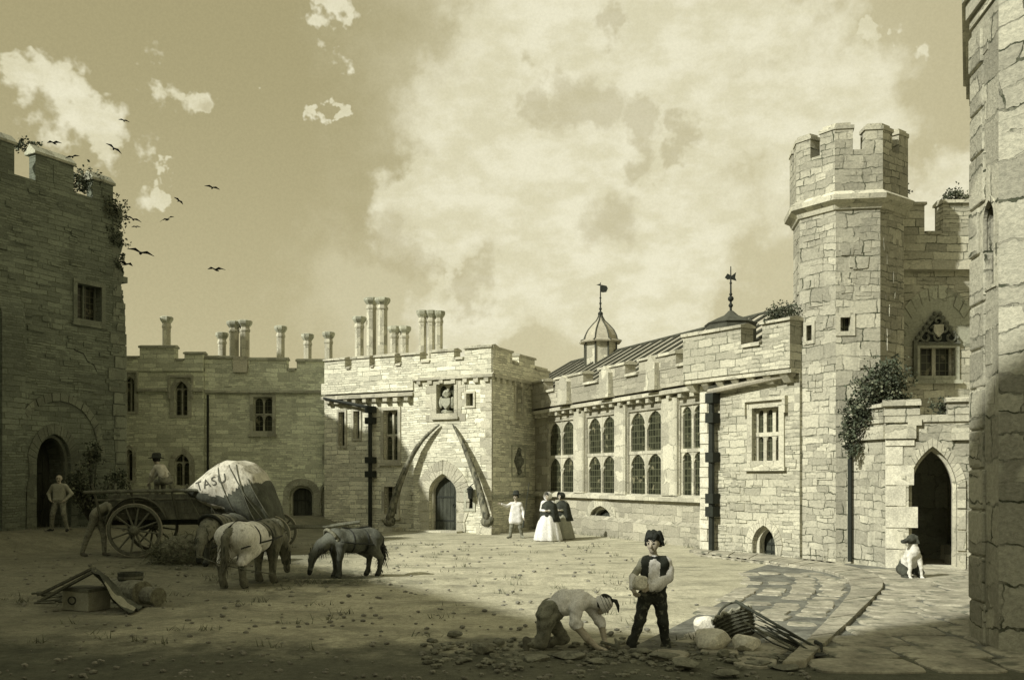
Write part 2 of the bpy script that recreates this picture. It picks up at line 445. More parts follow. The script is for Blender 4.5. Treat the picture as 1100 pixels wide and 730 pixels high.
# ------------------------------------------------------------------ implicit bodies (one continuous surface)
def sdf_mesh(prims, cell, folds=None, famp=.006, fsc=1.0):
    """prims: (a, b, ra, rb, mat, k). Returns verts, quads, face material ids."""
    lo = np.min([np.minimum(np.array(p[0]) - p[2], np.array(p[1]) - p[3]) for p in prims], axis=0) - .06
    hi = np.max([np.maximum(np.array(p[0]) + p[2], np.array(p[1]) + p[3]) for p in prims], axis=0) + .06
    N = np.ceil((hi - lo) / cell).astype(int) + 1
    F = np.full(N, 1.0, np.float32); Bst = np.full(N, 9.0, np.float32); MI = np.zeros(N, np.int16)
    ax = [lo[i] + np.arange(N[i]) * cell for i in range(3)]
    for (a, b, ra, rb, mi, k) in prims:
        a = np.array(a, float); b = np.array(b, float)
        m = k + 2.5 * cell
        l2 = np.minimum(a - ra, b - rb) - m; h2 = np.maximum(a + ra, b + rb) + m
        i0 = np.clip(((l2 - lo) / cell).astype(int), 0, N - 1); i1 = np.clip(((h2 - lo) / cell).astype(int) + 2, 1, N)
        sl = tuple(slice(i0[i], i1[i]) for i in range(3))
        X = ax[0][sl[0]][:, None, None]; Y = ax[1][sl[1]][None, :, None]; Z = ax[2][sl[2]][None, None, :]
        ab = b - a; L = max(ab.dot(ab), 1e-9)
        h = np.clip(((X-a[0])*ab[0] + (Y-a[1])*ab[1] + (Z-a[2])*ab[2]) / L, 0, 1)
        d = np.sqrt((X-a[0]-h*ab[0])**2 + (Y-a[1]-h*ab[1])**2 + (Z-a[2]-h*ab[2])**2) - (ra + (rb-ra)*h)
        d = d.astype(np.float32)
        f = F[sl]
        kk = max(k, 1e-4)
        hh = np.clip(.5 + .5*(f-d)/kk, 0, 1)
        F[sl] = f*(1-hh) + d*hh - kk*hh*(1-hh)
        bs = Bst[sl]; w = d < bs
        Bst[sl] = np.where(w, d, bs); MI[sl] = np.where(w, mi, MI[sl])
    if folds:
        X = ax[0][:, None, None]; Y = ax[1][None, :, None]; Z = ax[2][None, None, :]
        w = np.sin(23*fsc*X + 3.1*np.sin(11*fsc*Z + 1.7)) * np.sin(31*fsc*Z + 9*fsc*Y + 2.6*np.sin(13*fsc*X)) + .6*np.sin(47*fsc*Z - 29*fsc*X + 2*np.sin(17*fsc*Y))
        F = F + np.where(np.isin(MI, folds), famp * w, 0).astype(np.float32)
    S = F < 0
    nx, ny, nz = N
    idx = -np.ones((nx-1, ny-1, nz-1), int)
    cnt = np.zeros(idx.shape, np.int16); acc = np.zeros(idx.shape + (3,), np.float32)
    C = [(0,0,0),(1,0,0),(0,1,0),(1,1,0),(0,0,1),(1,0,1),(0,1,1),(1,1,1)]
    E = [(0,1),(2,3),(4,5),(6,7),(0,2),(1,3),(4,6),(5,7),(0,4),(1,5),(2,6),(3,7)]
    def sub(A, c): return A[c[0]:nx-1+c[0], c[1]:ny-1+c[1], c[2]:nz-1+c[2]]
    for e0, e1 in E:
        f0 = sub(F, C[e0]); f1 = sub(F, C[e1]); m = (f0 < 0) != (f1 < 0)
        t = np.where(m, f0 / np.where(m, f0 - f1, 1), 0)
        for i in range(3):
            acc[..., i] += np.where(m, C[e0][i] + t*(C[e1][i]-C[e0][i]), 0)
        cnt += m
    cells = np.argwhere(cnt > 0)
    idx[tuple(cells.T)] = np.arange(len(cells))
    P = lo + (cells + acc[tuple(cells.T)] / cnt[tuple(cells.T)][:, None]) * cell
    quads = []; mats = []
    for axn in range(3):
        o1, o2 = [i for i in range(3) if i != axn]
        sa = [slice(1, -1)]*3; sa[axn] = slice(0, -1); sb = [slice(1, -1)]*3; sb[axn] = slice(1, None)
        a = S[tuple(sa)]; b = S[tuple(sb)]
        e = np.argwhere(a != b)
        if not len(e): continue
        inside = a[tuple(e.T)]
        g = e.copy(); g[:, o1] += 1; g[:, o2] += 1
        q = []
        for (d1, d2) in ((-1,-1),(0,-1),(0,0),(-1,0)):
            gg = g.copy(); gg[:, o1] += d1; gg[:, o2] += d2
            q.append(idx[tuple(gg.T)])
        q = np.stack(q, 1)
        flip = inside if axn != 1 else ~inside
        q[~flip] = q[~flip][:, ::-1]
        quads.append(q); mats.append(MI[tuple(g.T)])
    return P, np.concatenate(quads), np.concatenate(mats)
def sdf_obj(name, prims, mats, parent, cell=.015, pos=(0, 0, 0), rz=0, scale=1.0, folds=None, famp=.006, fsc=1.0, ysc=1.0):
    P, Q, mi = sdf_mesh(prims, cell, folds, famp, fsc)
    P[:, 1] *= ysc
    c, s_ = math.cos(rz), math.sin(rz)
    P = P * scale
    X = P[:, 0]*c - P[:, 1]*s_; Y = P[:, 0]*s_ + P[:, 1]*c
    P = np.stack([X, Y, P[:, 2]], 1) + np.array(pos)
    off = np.array(root_of(parent)) if parent else np.zeros(3)
    me = bpy.data.meshes.new(name)
    me.from_pydata((P - off).tolist(), [], Q.tolist())
    for m in mats: me.materials.append(m)
    me.polygons.foreach_set('material_index', mi.astype(np.int32))
    me.polygons.foreach_set('use_smooth', np.ones(len(Q), bool))
    me.update()
    o = bpy.data.objects.new(name, me); COL.objects.link(o)
    if parent: o.parent = parent
    return o

# ------------------------------------------------------------------ geometry helpers
def gp(u, v, z=0.0):
    """ground point under an image position"""
    Y = (EYE - z) * FPX / (v - V0)
    return Vector(((u - U0) / FPX * Y, Y, z))
class Fr:
    """a vertical wall plane from plan point a to plan point b"""
    def __init__(s, a, b, push=0.0, flip=False):
        s.a = Vector(a); s.b = Vector(b); s.t = (s.b - s.a).normalized(); s.L = (s.b - s.a).length
        n = Vector((s.t.y, -s.t.x))
        if n.dot(-s.a) < 0: n = -n
        if flip: n = -n
        s.n = n
        s.a = s.a + n * push; s.b = s.b + n * push
    def P(s, q, z, d=0.0):
        p = s.a + s.t * q + s.n * d
        return Vector((p.x, p.y, z))
    def s(s, u):
        k = (u - U0) / FPX
        return (k * s.a.y - s.a.x) / (s.t.x - k * s.t.y)
    def z(s, u, v):
        Y = s.a.y + s.t.y * s.s(u)
        return EYE + (V0 - v) / FPX * Y
    def rect(s, u0, v0, u1, v1):
        um = (u0 + u1) / 2
        return s.s(u0), s.s(u1), s.z(um, v1), s.z(um, v0)
    def box(s, m, s0, s1, z0, z1, d0, d1, mi=0):
        m.box8(s.P(s0, z0, d0), s.P(s1, z0, d0) - s.P(s0, z0, d0), s.P(s0, z0, d1) - s.P(s0, z0, d0), Vector((0, 0, z1 - z0)), mi)
def arch_half(s0, sm, zs, za, n=7, k=.62):
    out = []
    for i in range(n + 1):
        t = i / n
        x = (1-t)**2*s0 + 2*t*(1-t)*(s0 + (sm-s0)*.08) + t*t*sm
        z = (1-t)**2*zs + 2*t*(1-t)*(zs + (za-zs)*k) + t*t*za
        out.append((x, z))
    return out
def arch(s0, s1, zb, zs, za, n=7, k=.62):
    sm = (s0 + s1) / 2
    l = arch_half(s0, sm, zs, za, n, k)
    r = [(s1 + s0 - x, z) for x, z in l]
    return [(s0, zb)] + l + list(reversed(r))[1:] + [(s1, zb)]
def ring_blocks(F, m, inner, outer, d0, d1, step=1, gap=.012, jit=.02, mi=0):
    n = len(inner)
    for i in range(0, n - 1, step):
        j = min(i + step, n - 1)
        dj = rnd.uniform(-jit, jit)
        def lerp(p, q, t): return (p[0]+(q[0]-p[0])*t, p[1]+(q[1]-p[1])*t)
        a0, a1 = lerp(inner[i], inner[j], gap*2), lerp(inner[j], inner[i], gap*2)
        b0, b1 = lerp(outer[i], outer[j], gap*2), lerp(outer[j], outer[i], gap*2)
        m.prism([[a0, a1, b1, b0]], F.P, d0, d1 + dj, mi)
def resample(path, seg):
    out = [path[0]]
    for a, b in zip(path[:-1], path[1:]):
        L = math.hypot(b[0]-a[0], b[1]-a[1]); k = max(1, round(L/seg))
        for i in range(1, k+1): out.append((a[0]+(b[0]-a[0])*i/k, a[1]+(b[1]-a[1])*i/k))
    return out
def offset_arch(s0, s1, zb, zs, za, w, n=7, k=.62): return arch(s0-w, s1+w, zb, zs, za+w*1.25, n, k)

# ================================================================== SETTING
def sstep(x): x = max(0, min(1, x)); return x*x*(3-2*x)
LT_A, LT_B = Vector((-20.24, 21.0)), Vector((-13.7, 33.0))
LT_T = (LT_B - LT_A).normalized(); LT_N = Vector((LT_T.y, -LT_T.x))
def gh(x, y):
    d = (Vector((x, y)) - LT_A).dot(LT_N)
    z = .5 * sstep((3.6 - d) / 2.6) * sstep((y - 20) / 4)
    return z
def build_ground():
    m = MB()
    xs = sorted(set([-400, -150, -60, -35, -29] + [-24 + i*.25 for i in range(185)] + [24, 30, 60, 150, 400]))
    ys = sorted(set([-400, -150, -60, -20, -8] + [-4, 0, 4] + [7 + i*.25 for i in range(145)] + [50, 60, 90, 150, 400, 900]))
    from mathutils import noise as mn
    for y in ys:
        for x in xs:
            z = gh(x, y)
            if abs(x) < 24 and 4 < y < 42 and not (x > 3.4 and y > 9.5):
                z += .03 * mn.noise(Vector((x*.5, y*.5, 0))) - .012
                z += .035 * mn.noise(Vector((x*1.6, y*1.6, 4))) * sstep((14 - y) / 3)
                for k in range(3):      # cart ruts wandering from the wagon toward the near right
                    yc = 21.5 - k*2.9 - .22*(x+6) + .9*math.sin(x*.23 + k)
                    if x < 3:
                        for o in (-.72, .72): z -= .045*math.exp(-((y-yc-o)/.16)**2) - .022*math.exp(-((abs(y-yc-o)-.34)/.14)**2)
            m.V.append(Vector((x, y, z)))
    nx = len(xs)
    for j in range(len(ys)-1):
        for i in range(nx-1):
            a = j*nx+i; m.F.append([a, a+1, a+1+nx, a+nx]); m.I.append(0)
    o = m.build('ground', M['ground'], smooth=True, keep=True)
    tag(o, kind='structure')
build_ground()

def slab(m, c, w, l, ang, h=.05, n=7, jit=.16, z=0.0, tilt=0.0):
    """one irregular worn flagstone with softened top edge"""
    pts = []
    for k in range(n):
        a = 2*math.pi*k/n + rnd.uniform(-.1, .1)
        ca, sa = math.cos(a), math.sin(a)
        sx = abs(ca)**.45 * (1 if ca > 0 else -1); sy = abs(sa)**.45 * (1 if sa > 0 else -1)
        pts.append((sx*w/2*(1+rnd.uniform(-jit, jit)*.5), sy*l/2*(1+rnd.uniform(-jit, jit)*.5)))
    ca, sa = math.cos(ang), math.sin(ang)
    def tr(x, y, zz): return Vector((c[0]+x*ca-y*sa, c[1]+x*sa+y*ca, zz + tilt*x))
    vs = [tr(x, y, z-.06) for x, y in pts] + [tr(x, y, z+h*.55) for x, y in pts] + [tr(x*.93, y*.93, z+h) for x, y in pts]
    fs = [tuple(range(2*n, 3*n)), tuple(reversed(range(n)))]
    for k in range(n):
        q = (k+1) % n
        fs.append((k, q, q+n, k+n)); fs.append((k+n, q+n, q+2*n, k+2*n))
    m.add(vs, fs)
def bez(pts, n):
    """Catmull-Rom through plan points"""
    P = [Vector(p) for p in pts]; P = [P[0]*2-P[1]] + P + [P[-1]*2-P[-2]]
    out = []
    for i in range(1, len(P)-2):
        for k in range(n):
            t = k/n; a, b, c, d = P[i-1:i+3]
            out.append(.5*((2*b)+(c-a)*t+(2*a-5*b+4*c-d)*t*t+(3*b-a-3*c+d)*t**3))
    out.append(P[-2]); return out
OUT_PX = [(752,590),(800,594),(860,603),(905,609),(938,618),(950,630),(938,646),(912,672),(888,694),(862,720)]
IN_PX = [(740,593),(790,600),(840,608),(880,614),(905,622),(914,634),(903,652),(882,676),(860,698),(836,722)]
outer = bez([gp(u, v).xy for u, v in OUT_PX], 7); inner = bez([gp(u, v).xy for u, v in IN_PX], 7)
def build_paving():
    m = MB()
    # the curved gutter of long slabs between its two kerb lines
    i = 0
    while i < len(outer)-2:
        st = rnd.choice((2, 3, 3)); j = min(i+st, len(outer)-1)
        q = [outer[i], outer[j], inner[j], inner[i]]
        c = sum(q, Vector((0, 0)))/4
        q = [c + (p-c)*.965 for p in q]
        h = .075 + rnd.uniform(-.006, .006)
        m.add([(p.x, p.y, -.05) for p in q] + [(p.x, p.y, h-.015) for p in q] + [((c+(p-c)*.97).x, (c+(p-c)*.97).y, h) for p in q],
              [(8,9,10,11),(0,1,5,4),(1,2,6,5),(2,3,7,6),(3,0,4,7),(4,5,9,8),(5,6,10,9),(6,7,11,10),(7,4,8,11)])
        i = j
    bed = MB(); ip = [p for p in inner if 10.3 < p.y < 20.9]; off = []
    for i, p in enumerate(ip):
        q = (ip[min(i+1, len(ip)-1)] - ip[max(i-1, 0)]).normalized(); nn = Vector((q.y, -q.x)); nn = -nn if nn.x > 0 else nn
        off.append(p + nn*1.9)
    bed.prism([[(p.x, p.y) for p in off] + [(11.5, off[-1].y), (11.5, 20.9), (8.6, 21.6), (8.0, 21.6)][:0] + [(11.5, 10.3), (11.5, 20.9), (9.2, 21.3), (8.3, 23.0), (7.2, 23.4), (6.4, 23.0)]], lambda x, y, d: Vector((x, y, d)), -.05, .012)
    tag(bed.build('paving_bed', M['bed']), kind='structure')
    # flags between the gutter and the doorway
    def xo(Y):
        best = min((p for p in outer if p.x < 12), key=lambda p: abs(p.y - Y) + (5 if p.y > 20.4 else 0)); return best.x
    Y = 10.0; 
    while Y < 20.9:
        d = rnd.uniform(.55, .85); x = xo(Y+d/2) + .02
        while x < 10.6:
            w = rnd.uniform(.7, 1.5)
            slab(m, (x+w/2, Y+d/2), w*.97, d*.95, rnd.uniform(-.02, .02), .04+rnd.uniform(-.008, .008), 10, .05)
            x += w
        Y += d
    # strip of small setts along the foot of the wing and the turret
    for (u, v0, v1) in [(u, 589+(u-750)*.115, 597+(u-750)*.13) for u in range(752, 900, 9)]:
        for k in range(3):
            p = gp(u, v0 + (v1-v0)*k/2.4)
            slab(m, p.xy, .27, .8, rnd.uniform(-.2, .2), .045, 7, .2)
    for (u, v) in [(x, y) for x in range(905, 965, 13) for y in (612, 618, 625)]:
        p = gp(u + rnd.uniform(-3, 3), v)
        if p.y < 21.2: slab(m, p.xy, .33, .7, .1, .045, 8, .2)
    # cobbles inside the gutter
    for r in range(4):
        acc = 0
        for i in range(1, len(inner)):
            seg = inner[i] - inner[i-1]; Ls = seg.length; t = seg.normalized(); nn = Vector((t.y, -t.x))
            if nn.x > 0: nn = -nn
            while acc < Ls:
                c = inner[i-1] + t*acc + nn*(.32 + r*.50 + rnd.uniform(-.05, .05)); w = rnd.uniform(.38, .7)
                if 10.6 < c.y < 20.5 and rnd.random() < .92 - r*.16:
                    slab(m, c, w*.9, .44, math.atan2(t.y, t.x)+rnd.uniform(-.12, .12), .03+rnd.uniform(-.02, .01), 9, .25)
                acc += w
            acc -= Ls
    o = m.build('paving', M['paving']); tag(o, kind='structure')
build_paving()

# ------------------------------------------------------------------ architecture helpers
def rough(F, m, s0, s1, z0, z1, n, holes=(), w=(.25, .6), h=(.14, .26), d=(.008, .028), d0=0.0):
    for _ in range(n):
        ww, hh = rnd.uniform(*w), rnd.uniform(*h); a = rnd.uniform(s0, s1-ww); z = rnd.uniform(z0, z1-hh)
        if any(min(p[0] for p in l)-.2 < a+ww and max(p[0] for p in l)+.2 > a and min(p[1] for p in l)-.3 < z+hh and max(p[1] for p in l)+.3 > z for l in holes): continue
        dd = d0 + rnd.uniform(*d); c = [(a, z), (a+ww, z), (a+ww, z+hh), (a, z+hh)]
        c = [(x+rnd.uniform(-.025, .025), y+rnd.uniform(-.02, .02)) for x, y in c]; cx, cz = a+ww/2, z+hh/2
        vs = [F.P(x, y, d0-.03) for x, y in c] + [F.P(cx+(x-cx)*.93, cz+(y-cz)*.88, dd+rnd.uniform(-.006, .006)) for x, y in c]
        m.add(vs, [(4,5,6,7),(0,1,5,4),(1,2,6,5),(2,3,7,6),(3,0,4,7)])
def wall(F, parent, mat, outline, holes, th=.5, name='wall', dw=0.0, rn=0, **kw):
    m = MB(); m.prism([outline] + holes, F.P, dw - th, dw)
    if rn: rough(F, m, min(p[0] for p in outline)+.05, max(p[0] for p in outline)-.05, 0, max(p[1] for p in outline)-.1, rn, holes, d0=dw, **kw)
    return m.build(name, mat, parent)
def coping(F, m, s0, s1, zt, dd0, dd1, h=.13, mi=0):
    L = s1 - s0; k = max(1, round(L/.75)); a = s0
    for i in range(k):
        b = s0 + L*(i+1)/k
        j = rnd.uniform(-.012, .012)
        prof = [(dd0, zt), (dd0, zt+h*.45+j), ((dd0+dd1)/2, zt+h+j), (dd1, zt+h*.45+j), (dd1+rnd.uniform(-.01, .01), zt-.02)]
        e = .004
        vs = [F.P(a+e, z, d) for d, z in prof] + [F.P(b-e, z, d) for d, z in prof]
        n = len(prof)
        m.add(vs, [tuple(range(n)), tuple(reversed(range(n, 2*n)))] + [(q, (q+1) % n, (q+1) % n+n, q+n) for q in range(n)], mi)
        a = b
def parapet(F, parent, mat, cmat, segs, zb, d1=.06, th=.42):
    """segs: (s0, s1, ztop) contiguous"""
    o = [(segs[0][0], zb)]
    for s0, s1, zt in segs: o += [(s0, zt), (s1, zt)]
    o += [(segs[-1][1], zb)]
    m = MB(); m.prism([o], F.P, d1-th, d1); p = m.build('parapet', mat, parent)
    m = MB(); hi = max(z for _, _, z in segs)
    for i, (s0, s1, zt) in enumerate(segs):
        up0 = i > 0 and segs[i-1][2] > zt; up1 = i < len(segs)-1 and segs[i+1][2] > zt
        coping(F, m, s0 + (.062 if up0 else -.05), s1 - (.062 if up1 else -.05), zt+.002, d1-th-.05, d1+.06)
    m.build('coping', cmat, p)
    return p
def string(F, parent, mat, s0, s1, z, d=.12, h=.11, blocks=True, step=.52, bh=.17, name='corbel_table'):
    m = MB()
    F.box(m, s0, s1, z, z+h, -.1, d)
    vs = [F.P(s0, z+h, -.02), F.P(s0, z+h, d), F.P(s0, z+h+.09, -.02), F.P(s1, z+h, -.02), F.P(s1, z+h, d), F.P(s1, z+h+.09, -.02)]
    m.add(vs, [(0,1,2),(3,5,4),(0,3,4,1),(1,4,5,2),(0,2,5,3)])
    if blocks:
        s = s0 + step*.4
        while s < s1 - .15:
            w = .20 + rnd.uniform(-.03, .03); hh = bh + rnd.uniform(-.03, .03)
            F.box(m, s, s+w, z-hh, z-.002, -.1, d*.8)
            s += step + rnd.uniform(-.05, .05)
    return m.build(name, mat, parent)
def window(F, holes, parent, r, lights=2, tiers=1, style='square', sm='ashlar', fm='ashlar', sw=.14, depth=.22, mw=.07, proud=.05, sill=True, hood=False):
    s0, s1, z0, z1 = r; w = s1 - s0
    zs = z1 - w*.62
    loop = arch(s0, s1, z0, zs, z1) if style == 'arch' else [(s0, z0), (s0, z1), (s1, z1), (s1, z0)]
    holes.append(loop)
    m = MB(); e = .012
    if style == 'arch':
        il = arch(s0+e, s1-e, z0+e, zs, z1-e); ol = arch(s0-sw, s1+sw, z0-sw*.6, zs, z1+sw*1.3)
    else:
        il = [(s0+e, z0+e), (s0+e, z1-e), (s1-e, z1-e), (s1-e, z0+e)]
        ol = [(s0-sw, z0-sw), (s0-sw, z1+sw), (s1+sw, z1+sw), (s1+sw, z0-sw)]
    m.prism([ol, il], F.P, -.03, proud)
    if sill and style != 'arch': F.box(m, s0-sw-.06, s1+sw+.06, z0-sw-.10, z0-sw-.003, -.03, proud+.06)
    if hood:
        zt = z1+sw+.004
        F.box(m, s0-sw-.10, s1+sw+.10, zt, zt+.09, -.03, proud+.09)
        for q in (s0-sw-.10, s1+sw+.003): F.box(m, q, q+.097, zt-.35, zt-.003, -.03, proud+.085)
    # inner order, mullions, transoms and tracery, set back in the reveal
    d0, d1 = -depth-.04, -depth+.06
    lw = w/lights
    for i in range(1, lights): 
        sc = s0+lw*i; F.box(m, sc-mw/2, sc+mw/2, z0, z1 - (0 if style != 'arch' else w*.12), d0, d1, 1)
    for sc in (s0+mw*.35, s1-mw*.35):
        F.box(m, sc-mw*.35, sc+mw*.35, z0, z1 if style != 'arch' else zs, d0, d1-.01, 1)
    H = (z1 - z0)/tiers
    for j in range(tiers):
        za, zb = z0+H*j, z0+H*(j+1)
        if j > 0: F.box(m, s0, s1, za-mw/2, za+mw/2, d0-.003, d1+.012, 1)
        if style == 'cusp' or style == 'arch':
            top = zb if style == 'cusp' else zs + w*.12
            for i in range(lights):
                a, b = s0+lw*i, s0+lw*(i+1)
                hh = min(lw*.62, H*.5)
                arc = arch_half(b-mw*.4, (a+b)/2, top-hh, top-.05, 5, .86) + list(reversed(arch_half(a+mw*.4, (a+b)/2, top-hh, top-.05, 5, .86)))[1:]
                m.prism([[(a, top-hh), (a, top-.002), (b, top-.002), (b, top-hh)] + arc], F.P, d0+.004, d1-.012, 1)
                # cusps: two small points to each light
                for sg, sx in ((1, a+mw*.4), (-1, b-mw*.4)):
                    m.prism([[(sx, top-hh*1.0), (sx+sg*lw*.10, top-hh*.72), (sx, top-hh*.5)]], F.P, d0+.01, d1-.02, 1)
    wo = m.build('window', [M[sm], M[fm]], parent)
    g = MB()
    gl = [(s0-.03, z0-.03), (s0-.03, z1+.03), (s1+.03, z1+.03), (s1+.03, z0-.03)] if style != 'arch' else arch(s0-.03, s1+.03, z0-.03, zs, z1+.03)
    g.prism([gl], F.P, -depth-.03, -depth-.01)
    g.build('pane', M['glass'], wo)
    return wo
def door(F, holes, parent, s0, s1, zb, zs, za, sm='ashlar', sw=.25, blocks=True, depth=.35, boards='darkwood', hood=True, k=.62, zwall=None):
    loop = arch(s0, s1, zb, zs, za, 8, k); holes.append(loop)
    m = MB()
    # chamfered inner orders
    for i, (off, dd) in enumerate(((.0, -.22), (.07, -.10))):
        il = arch(s0+.09-off, s1-.09+off, zb, zs, za-.09+off, 8, k); ol = arch(s0+.11-off*.1 if i else s0-.0, s1-(.0 if not i else .11-off*.1), zb, zs, za, 8, k)
    il = arch(s0+.10, s1-.10, zb, zs, za-.11, 8, k); ol = arch(s0+.005, s1-.005, zb, zs, za-.005, 8, k)
    m.prism([ol + list(reversed(il))], F.P, -.34, -.14)
    if blocks:
        ip = resample(arch(s0-.006, s1+.006, zb, zs, za+.006, 10, k), .42); op = []
        c = ((s0+s1)/2, zs)
        for p in ip:
            if p[1] <= zs+.001: op.append((p[0] + (-sw if p[0] < c[0] else sw)*(1+rnd.uniform(-.25, .25)), p[1]))
            else:
                dx, dz = p[0]-c[0], p[1]-(zs-.1); L = math.hypot(dx, dz); op.append((p[0]+dx/L*sw*1.15, p[1]+dz/L*sw*1.15))
        ring_blocks(F, m, ip, op, -.03, .03, 1, .02, .012)
    m.build('door_surround', M[sm], parent)
    if boards:
        g = MB(); n = max(3, round((s1-s0)/.22)); 
        il = arch(s0+.02, s1-.02, zb, zs, za-.02, 8, k)
        g.prism([il], F.P, -depth-.06, -depth)
        w = (s1-s0-.2)/n
        for i in range(n):   # proud boards follow the arch
            a = s0+.1+w*i; xm = a+w/2; f = abs(xm-(s0+s1)/2)/((s1-s0)/2); zt = za-.12-(za-zs)*f**1.5
            F.box(g, a+.008, a+w-.008, zb+.02, zt, -depth-.002, -depth+.025+rnd.uniform(-.004, .004))
        do = g.build('door', M[boards], parent)
        for zz in (zb+(zs-zb)*.25, zb+(zs-zb)*.85):
            h = MB(); F.box(h, s0+.12, s0+(s1-s0)*.75, zz, zz+.06, -depth+.02, -depth+.045); h.build('hinge', M['iron'], do)
        h = MB(); h.tube([F.P(s1-.28+.06*math.cos(a), zb+1.05+.06*math.sin(a), -depth+.05) for a in np.linspace(0, 6.28, 12)], .012, 5)
        h.build('handle', M['iron'], do)
def quoins(F, parent, mat, s, z0, z1, side=1, d=.03, hmin=.26, hmax=.42, w0=.28, w1=.5, name='quoin_strip'):
    m = MB(); z = z0; k = 0
    while z < z1 - .1:
        h = min(rnd.uniform(hmin, hmax), z1-z)
        w = (w0 if k % 2 else w1) * rnd.uniform(.88, 1.12)
        a, b = (s, s+w) if side > 0 else (s-w, s)
        F.box(m, a - (0.0 if side > 0 else 0), b, z+.012, z+h-.012, -.1, d + rnd.uniform(-.012, .012))
        z += h; k += 1
    return m.build(name, mat, parent)
def footprint(m, pts, z0, z1, mi=0):
    m.prism([[(p[0], p[1]) for p in pts]], lambda x, y, d: Vector((x, y, d)), z0, z1, mi)
def pipe_rect(m, a, b, r=.06, n=8): m.tube([a, b], r, n)
def foliage(name, label, blobs, n, size, loc=None, cat='plant', mats=('leaf', 'leaf2'), stems=6, group=None, stem_from=None, sprays=0):
    base = Vector(loc) if loc else Vector(blobs[0][0])
    t = thing(name, label, cat, base, group)
    m = MB(); s = MB()
    tot = sum(b[1]**2 for b in blobs)
    for c, r, *sc in blobs:
        c = Vector(c); sc = sc[0] if sc else (1, 1, 1)
        # clumps spread in the volume, leaves gathered about each clump
        k = max(4, int(n * r*r/tot / 14))
        for _ in range(k):
            d = Vector((rnd.gauss(0, 1), rnd.gauss(0, 1), rnd.gauss(0, 1))).normalized() * (rnd.random()**.45)
            q = c + Vector((d.x*r*sc[0], d.y*r*sc[1], d.z*r*sc[2]))
            cr = r*rnd.uniform(.10, .28); mi = 1 if rnd.random() < .3 else 0
            for _ in range(14):
                p = q + Vector((rnd.gauss(0, 1), rnd.gauss(0, 1), rnd.gauss(0, 1)))*cr
                a = Vector((rnd.gauss(0, 1), rnd.gauss(0, 1), rnd.gauss(0, 1))).normalized()
                b = a.cross(Vector((rnd.gauss(0, 1), rnd.gauss(0, 1), rnd.gauss(0, 1)))).normalized()
                L = size*rnd.uniform(.6, 1.3)
                m.add([p, p+a*L*.5+b*L*.32, p+a*L, p+a*L*.5-b*L*.32], [(0,1,2,3)], mi)
            if rnd.random() < .35:
                o = stem_from if stem_from else base
                s.tube([Vector(o), (Vector(o)+q)/2 + Vector((rnd.uniform(-.1, .1), rnd.uniform(-.1, .1), rnd.uniform(0, .12)))*r, q], [.02, .012, .005], 4)
    m.build('leaves', [M[x] for x in mats], t, keep=True, uv=False)
    if s.V: s.build('stem', M['stem'], t, uv=False)
    return t

